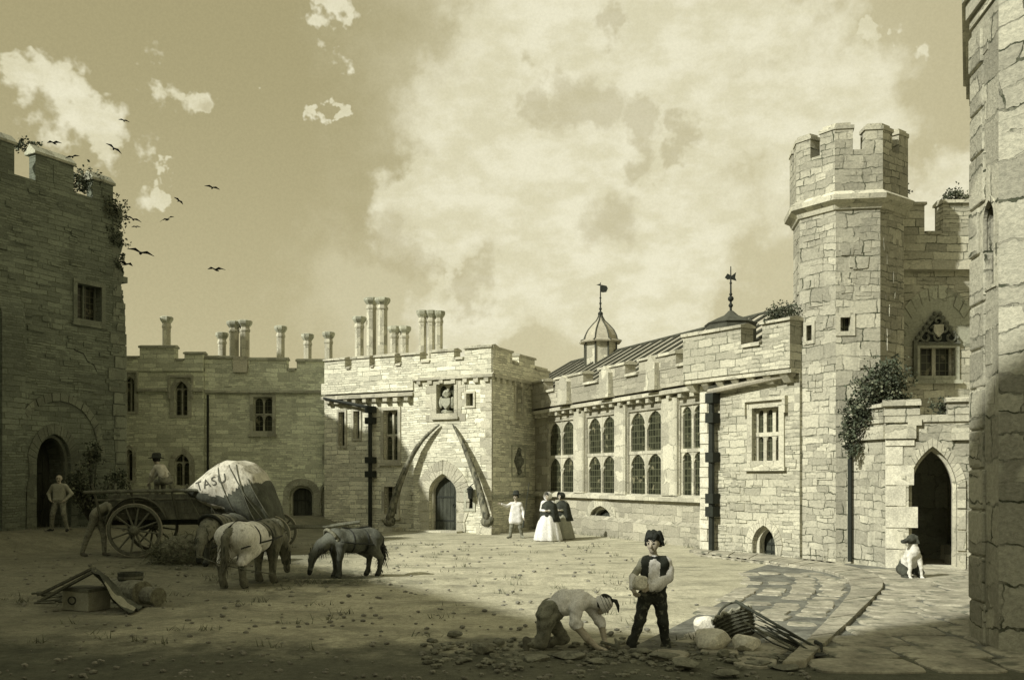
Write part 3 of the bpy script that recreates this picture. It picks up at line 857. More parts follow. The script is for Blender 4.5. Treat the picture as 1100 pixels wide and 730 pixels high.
# ================================================================== LEFT TOWER (dark, ruined edge)
def left_tower():
    F = Fr(LT_A, LT_B)
    t = thing('castle_tower', 'dark ivy-topped ruined keep wall with a round-headed arch over its doorway, at the left edge', 'tower', (LT_B.x, LT_B.y, 0))
    holes = []
    s0, s1 = F.s(39), F.s(76); zb = .46; za = F.z(60, 466); zs = za-1.0
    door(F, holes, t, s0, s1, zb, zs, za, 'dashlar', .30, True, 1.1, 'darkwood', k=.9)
    r = F.rect(82, 306, 109, 344)
    window(F, holes, t, r, 2, 1, 'square', 'dashlar', 'dashlar', .13, .35)
    ztop = 11.7; L = F.L
    # broken right-hand edge
    out = [(-.0, -.6), (0, ztop), (L-.45, ztop), (L-.12, ztop-.5), (L-.34, ztop-.9), (L-.08, ztop-1.3), (L-.28, ztop-1.9), (L-.05, ztop-2.3),
           (L-.22, ztop-2.9), (L-.03, ztop-3.5), (L, ztop-4.6), (L, -.6)]
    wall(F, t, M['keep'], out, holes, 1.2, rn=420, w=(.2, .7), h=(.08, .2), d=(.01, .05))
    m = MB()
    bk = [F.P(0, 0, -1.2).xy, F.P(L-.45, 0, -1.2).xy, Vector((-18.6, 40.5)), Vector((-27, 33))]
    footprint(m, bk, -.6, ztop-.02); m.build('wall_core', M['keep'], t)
    m = MB(); footprint(m, [(-20.3, 31.7), (-23.8, 34.6), (-26, 32.5), (-23, 29.8)], 11.0, 18.6); m.build('stair_turret', M['keep'], t)   # unseen block added beyond the frame to shade the back range
    # merlons with saddleback copings
    for i, (u0, u1, h) in enumerate(((-60, 21, 1.0), (36, 84, .95), (98, 133, .72))):
        mm = MB(); cm = MB()
        a, b = F.s(u0)+.08, min(F.s(u1)-.16, L-.5)
        F.box(mm, a, b, ztop-.01, ztop+h, -.34, -.02)
        F.box(mm, (a+b)/2-.05, (a+b)/2+.05, ztop+.12, ztop+h-.25, -.03, .0)
        prof = [(-.50, ztop+h), (-.24, ztop+h+.26), (.05, ztop+h-.0), (.05, ztop+h-.08), (-.50, ztop+h-.08)]
        vs = [F.P(a-.06, z, d) for d, z in prof] + [F.P(b+.06, z, d) for d, z in prof]
        cm.add(vs, [tuple(range(5)), tuple(range(9, 4, -1))] + [(q, (q+1) % 5, (q+1) % 5+5, q+5) for q in range(5)])
        p = mm.build('merlon', M['keep'], t); cm.build('coping', M['rashlar'], p)
    m = MB()
    for z in np.arange(.1, ztop-4.8, .42):          # corner blocks
        w = rnd.uniform(.35, .75); F.box(m, L-w, L+.02, z+.012, z+.40, -.3, .03+rnd.uniform(0, .02))
    for _ in range(26):                              # ragged projecting stones up the broken edge
        z = rnd.uniform(ztop-4.7, ztop-.2); w = rnd.uniform(.2, .4); h = rnd.uniform(.1, .24); a = L-.55+rnd.uniform(0, .25)
        F.box(m, a, a+w, z, z+h, -.6, rnd.uniform(.0, .05))
    m.build('quoin_strip', M['dashlar'], t)
    # big relieving arch of thin voussoirs over the doorway
    a0, a1 = F.s(18), F.s(106); zsp = F.z(100, 492); zap = F.z(60, 430)
    ip = arch_half(a0, (a0+a1)/2, zsp, zap, 9, .95); ip = ip + [(a0+a1-x, z) for x, z in reversed(ip)][1:]
    op = []
    for x, z in ip:
        dx, dz = x-(a0+a1)/2, z-zsp+.4; q = math.hypot(dx, dz); op.append((x+dx/q*.26, z+dz/q*.26))
    m = MB(); ring_blocks(F, m, ip, op, -.03, .05, 1, .02, .015); m.build('relieving_arch', M['dashlar'], t)
    # buttress pilaster at far left, its cap and the crack
    m = MB(); b0, b1 = F.s(-4), F.s(21)
    F.box(m, b0, b1, -.5, 7.2, -.1, .3); 
    vs = [F.P(b0, 7.2, 0), F.P(b0, 7.2, .3), F.P(b0, 7.9, 0), F.P(b1, 7.2, 0), F.P(b1, 7.2, .3), F.P(b1, 7.9, 0)]
    m.add(vs, [(0,1,2),(3,5,4),(0,3,4,1),(1,4,5,2),(0,2,5,3)]); m.build('buttress', M['keep'], t)
    m = MB(); pts = [(76, 370), (81, 376), (90, 380), (94, 388), (101, 392), (104, 399)]
    for p, q in zip(pts[:-1], pts[1:]):
        a = (F.s(p[0]), F.z(*p)); b = (F.s(q[0]), F.z(*q))
        m.prism([[(a[0], a[1]+.022), (b[0], b[1]+.02), (b[0]-.01, b[1]-.02), (a[0]-.01, a[1]-.02)]], F.P, -.02, .006)
    m.build('crack', M['iron'], t)
    # steps before the door
    m = MB()
    for k, z in enumerate((.50, .36, .24)):
        F.box(m, s0-.5-k*.2, s1+.6+k*.2, -.3, z, -.3 if not k else .25+.4*k, .7+.4*k)
    m.build('step', M['dashlar'], t)
    return F, t
FLT, lt = left_tower()
foliage('ivy_bush', 'leafy bush sprouting from the ruined top corner of the dark keep wall', [((-14.9, 32.2, 12.35), .65, (1.3, .8, .5)), ((-14.0, 32.6, 11.5), .55, (.9, .8, .9)), ((-13.95, 32.7, 10.6), .40, (.8, .8, 1.3)), ((-13.9, 32.8, 9.8), .28, (.8, .8, 1.4))],
        2600, .11, (-14.3, 32.4, 11.7))
foliage('wild_shrub', 'low straggling shrub against the dark keep wall right of its doorway', [((-14.15, 30.6, 1.8), .55, (.9, .8, 1.1)), ((-13.6, 31.0, 1.2), .6, (1, .8, 1)), ((-14.0, 31.0, 2.9), .4, (.8, .7, 1.2)), ((-13.4, 31.6, 2.1), .35)],
        3200, .10, (-13.9, 30.9, gh(-13.9, 30.9)))
foliage('grass_tuft', 'thin tuft of weeds on the middle merlon of the dark keep wall', [((-15.9, 30.4, 13.0), .3, (1.6, .8, .5))], 250, .10, (-15.9, 30.4, 12.85), mats=('leaf', 'leaf'))

# unseen keep and curtain wall, outlines shaped to throw the courtyard's big shadow
def unseen_keep_and_wall():
    t = thing('unseen_curtain_wall', 'tall unseen curtain wall running from the dark keep wall, shaped to shade the yard', 'wall', (-22, 16, 0))
    m = MB()
    footprint(m, [(-20.24, 21.0), (-24.9, 11.4), (-28, 13), (-24, 23)], -.5, 14.4)
    m.build('wall', M['keep'], t)
    m = MB()
    for k in range(5):
        c = Vector((-20.9, 20.4)).lerp(Vector((-25.2, 11.9)), k/4)
        m.box((c.x-.9, c.y+.5, 14.9), (1.3, 1.3, 1.1), rz=.4)
    m.build('merlon', M['keep'], t)
    t = thing('unseen_keep', 'huge unseen keep behind the viewer, its outline shaped to shade the near ground', 'tower', (-24, 0, 0))
    m = MB(); footprint(m, KEEP, -.5, 18.0); m.build('wall', M['keep'], t)
    m = MB()
    for k in range(5, 8):
        a, b = Vector(KEEP[k]), Vector(KEEP[k+1])
        c = (a+b)/2; dd = b-a; m.box((c.x-.4, c.y, 18.5), (dd.length*.5, .8, 1.1), rz=math.atan2(dd.y, dd.x))
    m.build('merlon', M['keep'], t)
KEEP = [(-26.3, 10.2), (-21.5, 2.6), (-19.5, -.8), (-16.5, -2.2), (-12.7, .5), (-9.0, -.6), (-7.5, -6), (-8, -16), (-24, -18), (-36, 0), (-32, 12)]
unseen_keep_and_wall()

# ================================================================== BACK RANGE
def chimney(parent, u, Y, vtop, w=.42, zb=6.2, twin=False, sides=8):
    X = (u-U0)/FPX*Y; zt = EYE + (V0-vtop)/FPX*Y
    m = MB(); r = w/2
    m.lathe([(r*1.25, zb), (r*1.25, zb+.9), (r, zb+1.0), (r, zt-.55), (r*1.15, zt-.5), (r*1.15, zt-.42), (r*1.0, zt-.38), (r*1.0, zt-.3)], (X, Y, 0), sides, R(22.5))
    c = m.build('chimney', M['ashlar'], parent)
    k = MB(); k.lathe([(r*1.05, zt-.30), (r*1.5, zt-.18), (r*1.62, zt-.12), (r*1.62, zt-.03), (r*1.35, zt), (r*.7, zt+.005), (r*.7, zt-.2)], (X, Y, 0), sides, R(22.5))
    k.build('chimney_cap', M['rashlar'], c)
def back_range():
    t = thing('castle_range', 'shaded two-storey stone range with tall chimneys behind the wagon and horses', 'building', (-12.5, 40.5, 0))
    FA = Fr((-17.6, 40.5), (-7.75, 40.5)); sA = FA.s(220)
    hA, hB = [], []
    kw = dict(sm='rashlar', fm='rashlar')
    FP_ = Fr((-17.6, 40.5), (-7.75, 40.5), .16)
    window(FP_, hA, t, FP_.rect(187, 409, 202, 446), 2, 1, 'arch', sw=.16, hood=False, **kw)
    window(FP_, hA, t, FP_.rect(134, 404, 145, 442), 2, 1, 'arch', sw=.16, **kw)
    window(FP_, hA, t, FP_.rect(187, 487, 204, 521), 2, 1, 'arch', sw=.22, **kw)
    window(FP_, hA, t, FP_.rect(136, 482, 143, 516), 1, 1, 'arch', sw=.14, **kw)
    # label moulds over the two upper pointed windows
    for (u0, u1, v0, v1) in ((181, 208, 403, 428), (130, 149, 398, 420)):
        m = MB()
        a, b, z0, z1 = FP_.rect(u0, v0, u1, v1)
        FP_.box(m, a, b, z1-.10, z1, -.02, .13); FP_.box(m, a, a+.09, z0, z1-.103, -.02, .128); FP_.box(m, b-.09, b, z0, z1-.103, -.02, .128)
        m.build('label_mould', M['rashlar'], t)
    wall(FP_, t, M['range'], [(0, -.5), (0, 6.9), (sA, 6.9), (sA, -.5)], hA, .66)
    window(FA, hB, t, FA.rect(272, 426, 293, 463), 2, 2, 'cusp', sw=.13, **kw)
    window(FA, hB, t, FA.rect(350, 481, 356, 494), 1, 1, 'square', sw=.15, sill=False, **kw)
    s0, s1 = FA.s(311), FA.s(337); door(FA, hB, t, s0, s1, 0, FA.z(324, 533), FA.z(324, 521), 'rashlar', .26, k=.95)
    s0, s1 = FA.s(345), FA.s(356.5); door(FA, hB, t, s0, s1, 0, FA.z(350, 533), FA.z(350, 521), 'rashlar', .10, k=.95)
    wall(FA, t, M['range'], [(sA, -.5), (sA, 6.2), (FA.L+.1, 6.2), (FA.L+.1, -.5)], hB, .5)
    m = MB(); footprint(m, [(-17.6, 41.1), (-7.2, 41.1), (-3, 47.5), (-17.6, 47.5)], -.5, 6.55); m.build('range_core', M['range'], t)
    S = FP_.s; Z = lambda v, u=250: FA.z(u, v)
    segs = [(S(120), S(143), Z(385)), (S(143), S(151), Z(384)), (S(151), S(188), Z(374)), (S(188), S(199), Z(388)), (S(199), sA+.05, Z(380.5))]
    segs = [(S(110), S(151), Z(385)), (S(151), S(188), Z(374)), (S(188), S(199), Z(388)), (S(199), sA, Z(380.5))]
    parapet(FP_, t, M['range'], M['rashlar'], segs, Z(399), .10, .5)
    S = FA.s
    segs = [(sA+.01, S(250), Z(384.5)), (S(250), S(267.5), Z(396)), (S(267.5), S(308), Z(386.5)), (S(308), S(319), Z(398)), (S(319), FA.L+.15, Z(388))]
    parapet(FA, t, M['range'], M['rashlar'], segs, Z(420), .05, .45)
    for q0, q1 in ((FP_.s(110), FP_.s(129.5)), (FP_.s(149.5), FP_.s(180.5)), (FP_.s(208.5), sA)): string(FP_, t, M['rashlar'], q0, q1, Z(421), .19, .10, False, name='string_course')
    string(FA, t, M['rashlar'], sA+.01, FA.L, Z(422), .13, .10, False, name='string_course')
    # little niche block in the first embrasure
    m = MB(); a, b = S(254), S(264); FA.box(m, a-.1, b+.1, Z(400), Z(383), .05, .16); m.build('niche_block', M['ashlar'], t)
    for u, v in ((179, 340), (238.5, 357), (251.5, 345), (263, 344), (301.5, 350), (330.5, 358.5), (353, 356.5)):
        chimney(t, u, 42.3, v, .36 if u not in (251.5, 263) else .42)
    m = MB(); m.tube([FA.P(S(224), Z(424), .09), FA.P(S(224), .1, .09)], .05, 8); m.build('downpipe', M['iron'], t)
back_range()

# ================================================================== GATE PORCH RANGE with the great bones
GP_A, GP_B = Vector((-7.75, 39.83)), Vector((-.69, 36.2))
def porch_range():
    t = thing('gate_porch', 'sunlit battlemented porch block with a pointed door between two great bones', 'building', (-3, 37.6, 0))
    F = Fr(GP_A, GP_B); Fp = Fr(GP_A, GP_B, .22)
    sp = F.s(447.5); L = F.L
    kw = dict(sm='ashlar', fm='ashlar')
    h = []
    window(F, h, t, F.rect(412, 440, 428, 494), 2, 2, 'cusp', sw=.12, mw=.08, **kw)
    window(F, h, t, F.rect(413, 522, 427, 552), 2, 1, 'square', sw=.12, **kw)
    window(F, h, t, F.rect(364, 442, 371, 479), 1, 1, 'square', sw=.08, sill=False, **kw)
    window(F, h, t, F.rect(380, 441, 387, 471), 1, 1, 'square', sw=.08, sill=False, **kw)
    wall(F, t, M['porch'], [(-.35, -.5), (-.35, 6.9), (sp+.3, 6.9), (sp+.3, -.5)], h, .5, rn=110, w=(.3, .7), h=(.1, .19), d=(.005, .018))
    h2 = []
    s0, s1 = Fp.s(461), Fp.s(490.5)
    door(Fp, h2, t, s0, s1, 0, Fp.z(475, 528), Fp.z(475, 508.5), 'ashlar', .48, True, .34, 'darkwood')
    # carved panel window
    r = Fp.rect(469, 412, 488.5, 444)
    window(Fp, h2, t, r, 2, 1, 'cusp', sw=.13, **kw)
    window(Fp, h2, t, Fp.rect(501, 422, 509, 436), 1, 1, 'square', sw=.07, sill=False, **kw)
    nr = Fp.rect(501, 528, 508.5, 546); nl = [(nr[0], nr[2]), (nr[0], nr[3]), (nr[1], nr[3]), (nr[1], nr[2])]; h2.append(nl)
    wall(Fp, t, M['porch'], [(sp, -.5), (sp, 6.9), (L, 6.9), (L, -.5)], h2, .7, rn=70, w=(.3, .7), h=(.1, .19), d=(.005, .018))
    m = MB(); a, b = r[0], r[1]; zc = (r[2]+r[3])/2; sc = (a+b)/2
    m.prism([[(sc-.2, zc+.02), (sc+.2, zc+.02), (sc+.2, zc-.2), (sc, zc-.42), (sc-.2, zc-.2)]], Fp.P, -.16, .02)
    m.ico(Fp.P(sc, zc+.2, -.08), .17, 2, (1, .6, 1), .3, seed=9); m.ico(Fp.P(sc-.26, zc-.15, -.1), .12, 2, (.8, .6, 1.9), .3, seed=10)
    m.ico(Fp.P(sc+.26, zc-.15, -.1), .12, 2, (.8, .6, 1.9), .3, seed=11); m.ico(Fp.P(sc, zc-.52, -.1), .14, 2, (1.6, .6, .7), .3, seed=12)
    m.build('carved_crest', M['rashlar'], t)
    # long-and-short stones beside the panel
    for sg, e in ((-1, a-.14), (1, b+.14)):
        m = MB(); z = r[2]-.3; k = 0
        while z < r[3]+.1:
            w = .16 if k % 2 else .36
            Fp.box(m, min(e, e+sg*w), max(e, e+sg*w), z-.003, z+.277, -.02, .025+.004*(k % 2)); z += .28; k += 1
        m.build('quoin_strip', M['ashlar'], t)
    m = MB(); Fp.box(m, nr[0]-.02, nr[1]+.02, nr[2]-.02, nr[3]+.02, -.3, -.24); m.build('niche_back', M['iron'], t)
    m = MB(); e = .1
    m.prism([[(nr[0]-e, nr[2]-e), (nr[0]-e, nr[3]+e), (nr[1]+e, nr[3]+e), (nr[1]+e, nr[2]-e)], [(nr[0]+.01, nr[2]+.01), (nr[0]+.01, nr[3]-.01), (nr[1]-.01, nr[3]-.01), (nr[1]-.01, nr[2]+.01)]], Fp.P, -.02, .04)
    m.build('niche_frame', M['rashlar'], t)
    m = MB(); c = Fp.P(nr[1]-.02, nr[3]+.02, .22)     # bracket lantern
    m.tube([Fp.P(nr[1]+.2, nr[3]+.3, 0), Fp.P(nr[1]+.12, nr[3]+.35, .15), c+Vector((0, 0, .2))], .02, 6)
    m.lathe([(.03, .2), (.14, .1), (.12, .08), (.08, -.22), (.1, -.25), (.02, -.3)], c, 6); m.build('lantern', M['iron'], t)
    # side face, in shade
    Fs = Fr(Fp.P(L, 0, 0).xy, Fp.P(L, 0, 0).xy + Vector((.506, 1)).normalized()*5.2, 0, flip=False)
    if Fs.n.x < 0: Fs.n = -Fs.n
    h3 = []
    window(Fs, h3, t, Fs.rect(553.5, 412, 560.5, 444), 1, 1, 'cusp', sw=.12, **kw)
    wall(Fs, t, M['porch'], [(0, -.5), (0, 6.9), (5.2, 6.9), (5.2, -.5)], h3, .5)
    # lozenge hatchment on the side wall
    m = MB(); q = Fs.rect(549, 478, 564, 512); sc, zc = (q[0]+q[1])/2, (q[2]+q[3])/2; hw, hh = (q[1]-q[0])/2, (q[3]-q[2])/2
    m.prism([[(q[0], q[2]), (q[0], q[3]), (q[1], q[3]), (q[1], q[2])], [(q[0]+.07, q[2]+.07), (q[0]+.07, q[3]-.07), (q[1]-.07, q[3]-.07), (q[1]-.07, q[2]+.07)]], Fs.P, -.02, .04, 1)
    m.prism([[(sc-hw*.62, zc), (sc-hw*.3, zc+hh*.45), (sc, zc+hh*.8), (sc+hw*.3, zc+hh*.45), (sc+hw*.62, zc), (sc+hw*.3, zc-hh*.4), (sc, zc-hh*.8), (sc-hw*.3, zc-hh*.4)]], Fs.P, 0, .05)
    m.ico(Fs.P(sc, zc, .05), .2, 2, (.9, .9, 1.2), .4, seed=31); m.ico(Fs.P(sc, zc+.4, .05), .12, 2, (.9, .9, 1.2), .4, seed=32); m.ico(Fs.P(sc, zc-.42, .05), .12, 2, (.9, .9, 1.2), .4, seed=33)
    m.build('carved_crest', [M['carved'], M['rashlar']], t)
    m = MB(); c2 = [F.P(-.3, 0, -.55).xy, Fp.P(L, 0, -.75).xy + Vector((-.6, 0)), Vector((1.3, 41.2)), Vector((-6.5, 45))]
    footprint(m, c2, -.5, 6.45); m.build('porch_core', M['porch'], t)
    S = F.s; zh, zl = 7.12, 6.72
    segs = [(-.12, S(374.5), zh), (S(374.5), S(382), zl)]
    segs = [(-.12, S(357), zh), (S(357), S(375), zh), (S(375), S(382), zl), (S(382), S(401), zh), (S(401), S(407), zl), (S(407), S(428), zh), (S(428), S(436), zl), (S(436), S(455), zh), (S(455), S(467), zl+.05), (S(467), S(491.5), zh+.03), (S(491.5), S(503), zl+.08)]
    segs = segs[1:]; segs[0] = (-.12, segs[0][1], segs[0][2])
    parapet(F, t, M['porch'], M['ashlar'], segs + [(S(503), Fp.L+.02, zh+.08)], 6.12, .28, .5)
    ss = Fs.s
    parapet(Fs, t, M['porch'], M['ashlar'], [(.0, ss(549), zh+.06), (ss(549), ss(556), zl+.02), (ss(556), ss(573), zh), (ss(573), 5.2, zl)], 6.12, .06, .45)
    string(Fp, t, M['ashlar'], sp, L+.1, 6.04, .13)
    string(Fs, t, M['ashlar'], 0.05, 5.0, 6.04, .13)
    # upper wall of the main range between its lower corbel table and the parapet
    string(F, t, M['ashlar'], -.3, sp-.01, 5.46, .30, .13, True, .5)
    m = MB(); F.box(m, -.3, sp-.002, 5.68, 6.14, -.05, .27); m.build('parapet_base', M['porch'], t)
    string(Fs, t, M['rashlar'], .02, 5.0, Fs.z(550, 535), .08, .10, False, name='string_course')
    quoins(Fp, t, M['ashlar'], L+.012, 0, 6.0, -1, .02)
    for u, v, w in ((386, 340, .40), (399, 320, .44), (411, 320, .44), (423.5, 350.5, .38), (434.5, 350.5, .38), (454, 333.5, .36), (463, 333.5, .36), (471.5, 334, .36)):
        Y = 41.0 if u > 400 else 42; chimney(t, u, Y, v, w, 6.2)
    # lead gutter sloping to the tall downpipe
    m = MB(); a, b = F.P(F.s(352), F.z(352, 428), .25), F.P(F.s(401), F.z(401, 438), .25)
    m.tube([a, b], .07, 8)
    pu = F.s(401); m.tube([F.P(pu, F.z(401, 440), .22), F.P(pu, .05, .22)], .085, 8)
    for v in (440, 452, 494, 509): z = F.z(401, v); F.box(m, pu-.20, pu+.20, z-.13, z+.13, .05, .33)
    m.build('downpipe', M['iron'], t)
    # stone steps / threshold
    m = MB(); Fp.box(m, s0-.3, s1+.3, -.2, .06, -.3, .5); m.build('threshold', M['ashlar'], t)
    return F, Fp
FGP, FGPp = porch_range()

def jawbone(px, mirror, label):
    F = FGPp
    base = F.P(F.s(px[0][0]), 0, .55)
    t = thing('whale_jawbone', label, 'bone', base, 'pair of great jaw bones leaning over the porch door')
    pts = []; rad = []
    n = len(px)
    for i, (u, v) in enumerate(px):
        f = i/(n-1); d = .55*(1-f) + .10
        z = F.z(u, v); pts.append(F.P(F.s(u), z, d)); rad.append(.17*(1-f)**.8 + .05)
    P2 = [Vector(p) for p in pts]; Pn = []; rn = []
    for i in range(n-1):
        for k in range(4):
            f = k/4; Pn.append(P2[i].lerp(P2[i+1], f)); rn.append((rad[i]*(1-f)+rad[i+1]*f)*(1+.025*math.sin(2.1*(i*4+k))))
    Pn.append(P2[-1]); rn.append(.03)
    # smooth the polyline
    for _ in range(8): Pn = [Pn[0]] + [(Pn[i-1]+Pn[i]*2+Pn[i+1])/4 for i in range(1, len(Pn)-1)] + [Pn[-1]]
    m = MB(); m.tube(Pn, rn, 10, flat=.75)
    m.build('shaft', M['bone'], t, smooth=True)
    m = MB(); c = Pn[0]; m.ico(c+Vector((0, 0, -.05)), .25, 3, (1, .9, .8), .06, seed=4); m.ico(c+Vector((.12, -.05, .02)), .15, 2, (1, 1, 1), .12, seed=5); m.ico(c+Vector((-.13, -.05, -.02)), .13, 2, (1, 1, 1), .12, seed=6)
    m.build('knuckle', M['bone'], t, smooth=True)
    b = MB(); zt = c.z - .27
    q = F.s(px[0][0]); F.box(b, q-.33, q+.33, -.1, zt, .22, .92)
    o = b.build('stone_block', M['ashlar']); 
    return o
b1 = jawbone([(428, 558), (433, 531), (440, 507), (449, 485), (459.5, 468), (473.5, 456)], False, 'left of the two curved great bones leaning on the porch wall')
tag(b1, 'squared stone block under the foot of the left great bone', 'stone block', 'stone blocks under the great bones')
b2 = jawbone([(532, 558), (524.5, 533), (516, 510), (507, 490), (498, 471), (487.5, 455.5)], True, 'right of the two curved great bones leaning on the porch wall')
tag(b2, 'squared stone block under the foot of the right great bone', 'stone block', 'stone blocks under the great bones')

# ================================================================== GREAT HALL
def hall():
    t = thing('great_hall', 'long hall with tall traceried windows, a battlemented parapet and a ribbed lead roof', 'building', (3.4, 34, 0))
    F = Fr((.99-.87, 39.5+2.0), (5.85, 28.3)); L = F.L
    h = []
    kw = dict(sm='hall', fm='ashlar')
    for (u0, u1) in ((588.5, 618), (630.5, 662), (675.5, 712.5), (731, 752.5)):
        s0, s1 = F.s(u0), F.s(u1)
        if u0 == 731: s1 = s0 + (F.s(711)-F.s(678.5))*.95
        if s1 > L-.1: s1 = L-.02
        wn = 2
        window(F, h, t, (s0, s1, 1.56, 4.42), wn, 2, 'cusp', sw=.045, depth=.08, mw=.11, proud=.03, sill=False, **kw)
    s0, s1 = F.s(634), F.s(657); door(F, h, t, s0, s1, F.z(645, 561), F.z(645, 557), F.z(645, 543), 'ashlar', .30, True, .35, 'darkwood', k=.75)
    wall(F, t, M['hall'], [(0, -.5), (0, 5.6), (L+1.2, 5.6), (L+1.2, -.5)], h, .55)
    for (u0, u1) in ((618.8, 629.7), (662.8, 674.7), (713.3, 730.2)):
        m = MB()
        a, b = F.s(u0), F.s(u1); F.box(m, a, b, 1.55, 4.72, -.1, .12)
        F.box(m, a+.07, b-.07, 1.56, 4.70, .02, .135)
        m.build('buttress', M['ashlar'], t)
    string(F, t, M['ashlar'], 0, L+.4, 1.38, .16, .12, False, name='sill_course')
    m = MB(); F.box(m, 0, L+.4, -.4, .62, -.1, .13)
    vs = [F.P(0, .62, -.02), F.P(0, .62, .13), F.P(0, .74, -.02), F.P(L+.4, .62, -.02), F.P(L+.4, .62, .13), F.P(L+.4, .74, -.02)]
    m.add(vs, [(0,1,2),(3,5,4),(0,3,4,1),(1,4,5,2),(0,2,5,3)])
    m.build('plinth', M['hall'], t)
    string(F, t, M['ashlar'], 0, L+.6, 4.80, .30, .12, True, .62, .15)
    m = MB(); F.box(m, 0, L+.6, 5.02, 5.62, -.2, .26); m.build('parapet_base', M['hall'], t)
    S = F.s; zh, zl = 6.05, 5.62
    segs = [(0, S(591), zh+.05), (S(591), S(603), zl), (S(603), S(633.5), zh), (S(633.5), S(651), zl), (S(651), S(679), zh), (S(679), S(694), zl), (S(694), S(734), zh), (S(734), L+.6, zl)]
    parapet(F, t, M['hall'], M['ashlar'], segs, 5.60, .28, .42)
    for u0, u1 in ((610, 620), (655.5, 665.5), (706.5, 716)):     # small gabled pinnacles on the parapet
        m = MB()
        a, b = S(u0), S(u1); c = (a+b)/2
        m.prism([[(a, 5.1), (a, 5.85), (c, 6.12), (b, 5.85), (b, 5.1)]], F.P, .27, .46)
        F.box(m, a-.05, b+.05, 4.98, 5.10, .2, .50)
        m.build('pinnacle', M['ashlar'], t)
    # roof with batten rolls
    m = MB(); r0, r1, e0 = F.P(-3, 7.85, -4.4), F.P(L+4, 7.85, -4.4), None
    a0, a1 = F.P(-3, 5.5, -.3), F.P(L+4, 5.5, -.3); b0, b1 = F.P(-3, 5.5, -8.5), F.P(L+4, 5.5, -8.5)
    dn = Vector((0, 0, -.12))
    m.add([a0, a1, r1, r0, b0, b1, a0+dn, a1+dn, b0+dn, b1+dn], [(0,1,2,3),(3,2,5,4),(0,3,4,8,6),(1,7,9,5,2),(6,8,9,7),(0,6,7,1),(4,5,9,8)])
    ro = m.build('roof', M['lead'], t)
    m = MB(); s = -3
    while s < L+4:
        m.tube([F.P(s, 5.58, -.35), F.P(s+.0, 7.89, -4.38)], .05, 6); s += .8
    m.tube([F.P(-3, 7.88, -4.4), F.P(L+4, 7.88, -4.4)], .06, 6)
    m.build('roof_roll', M['leadroll'], ro)
    m = MB(); footprint(m, [F.P(0, 0, -.6).xy, F.P(L+1, 0, -.6).xy, F.P(L+1, 0, -8.3).xy, F.P(0, 0, -8.3).xy], -.5, 5.3); m.build('hall_core', M['hall'], t)
    # cupola on the ridge
    Y = 42.5; c = Vector(((645-U0)/FPX*Y, Y, 0)); r = .74
    m = MB(); m.lathe([(r, 7.2), (r, 8.30), (r*.95, 8.34)], c, 8, R(22.5))
    cp = m.build('cupola', M['ashlar'], t)
    m = MB()
    for k in range(8):
        a = R(22.5+45*k); p = c + Vector((math.cos(a), math.sin(a), 0))*(r+.01); m.tube([p+Vector((0, 0, 7.2)), p+Vector((0, 0, 8.3))], .045, 5)
    m.build('mullion', M['leadroll'], cp)
    prof = [(r*1.32, 8.28), (r*1.35, 8.34), (r*1.08, 8.42), (r*1.02, 8.6), (r*.85, 8.85), (r*.55, 9.1), (r*.27, 9.3), (r*.12, 9.5), (.06, 9.62)]
    m = MB(); m.lathe(prof, c, 8, R(22.5)); dm = m.build('dome', M['lead'], cp)
    m = MB()
    for k in range(8):
        a = R(22.5+45*k); m.tube([c+Vector((math.cos(a)*pr, math.sin(a)*pr, z)) for pr, z in prof[1:]], .035, 5)
    m.build('dome_rib', M['leadroll'], dm)
    m = MB(); m.tube([c+Vector((0, 0, 9.5)), c+Vector((0, 0, 11.05))], [.045, .02], 6)
    for z, q in ((9.62, .12), (9.85, .07), (10.1, .06), (10.35, .05)): m.ico(c+Vector((0, 0, z)), q, 2)
    f = MB(); f.prism([[(0, 10.62), (.03, 10.95), (.28, 10.9), (.34, 10.78), (.27, 10.62), (.12, 10.60)]], lambda x, z, d: c+Vector((x, d, z)), -.012, .012)
    f.add([c+Vector((-.2, 0, 10.95)), c+Vector((0, .01, 11.0)), c+Vector((0, .01, 10.9)), c+Vector((0, -.01, 11.0)), c+Vector((0, -.01, 10.9))], [(0,1,2),(0,4,3),(1,3,4,2),(0,3,1),(0,2,4)])
    fo = m.build('finial', M['iron'], cp); f.build('weathervane', M['iron'], cp)
    return F
FH = hall()

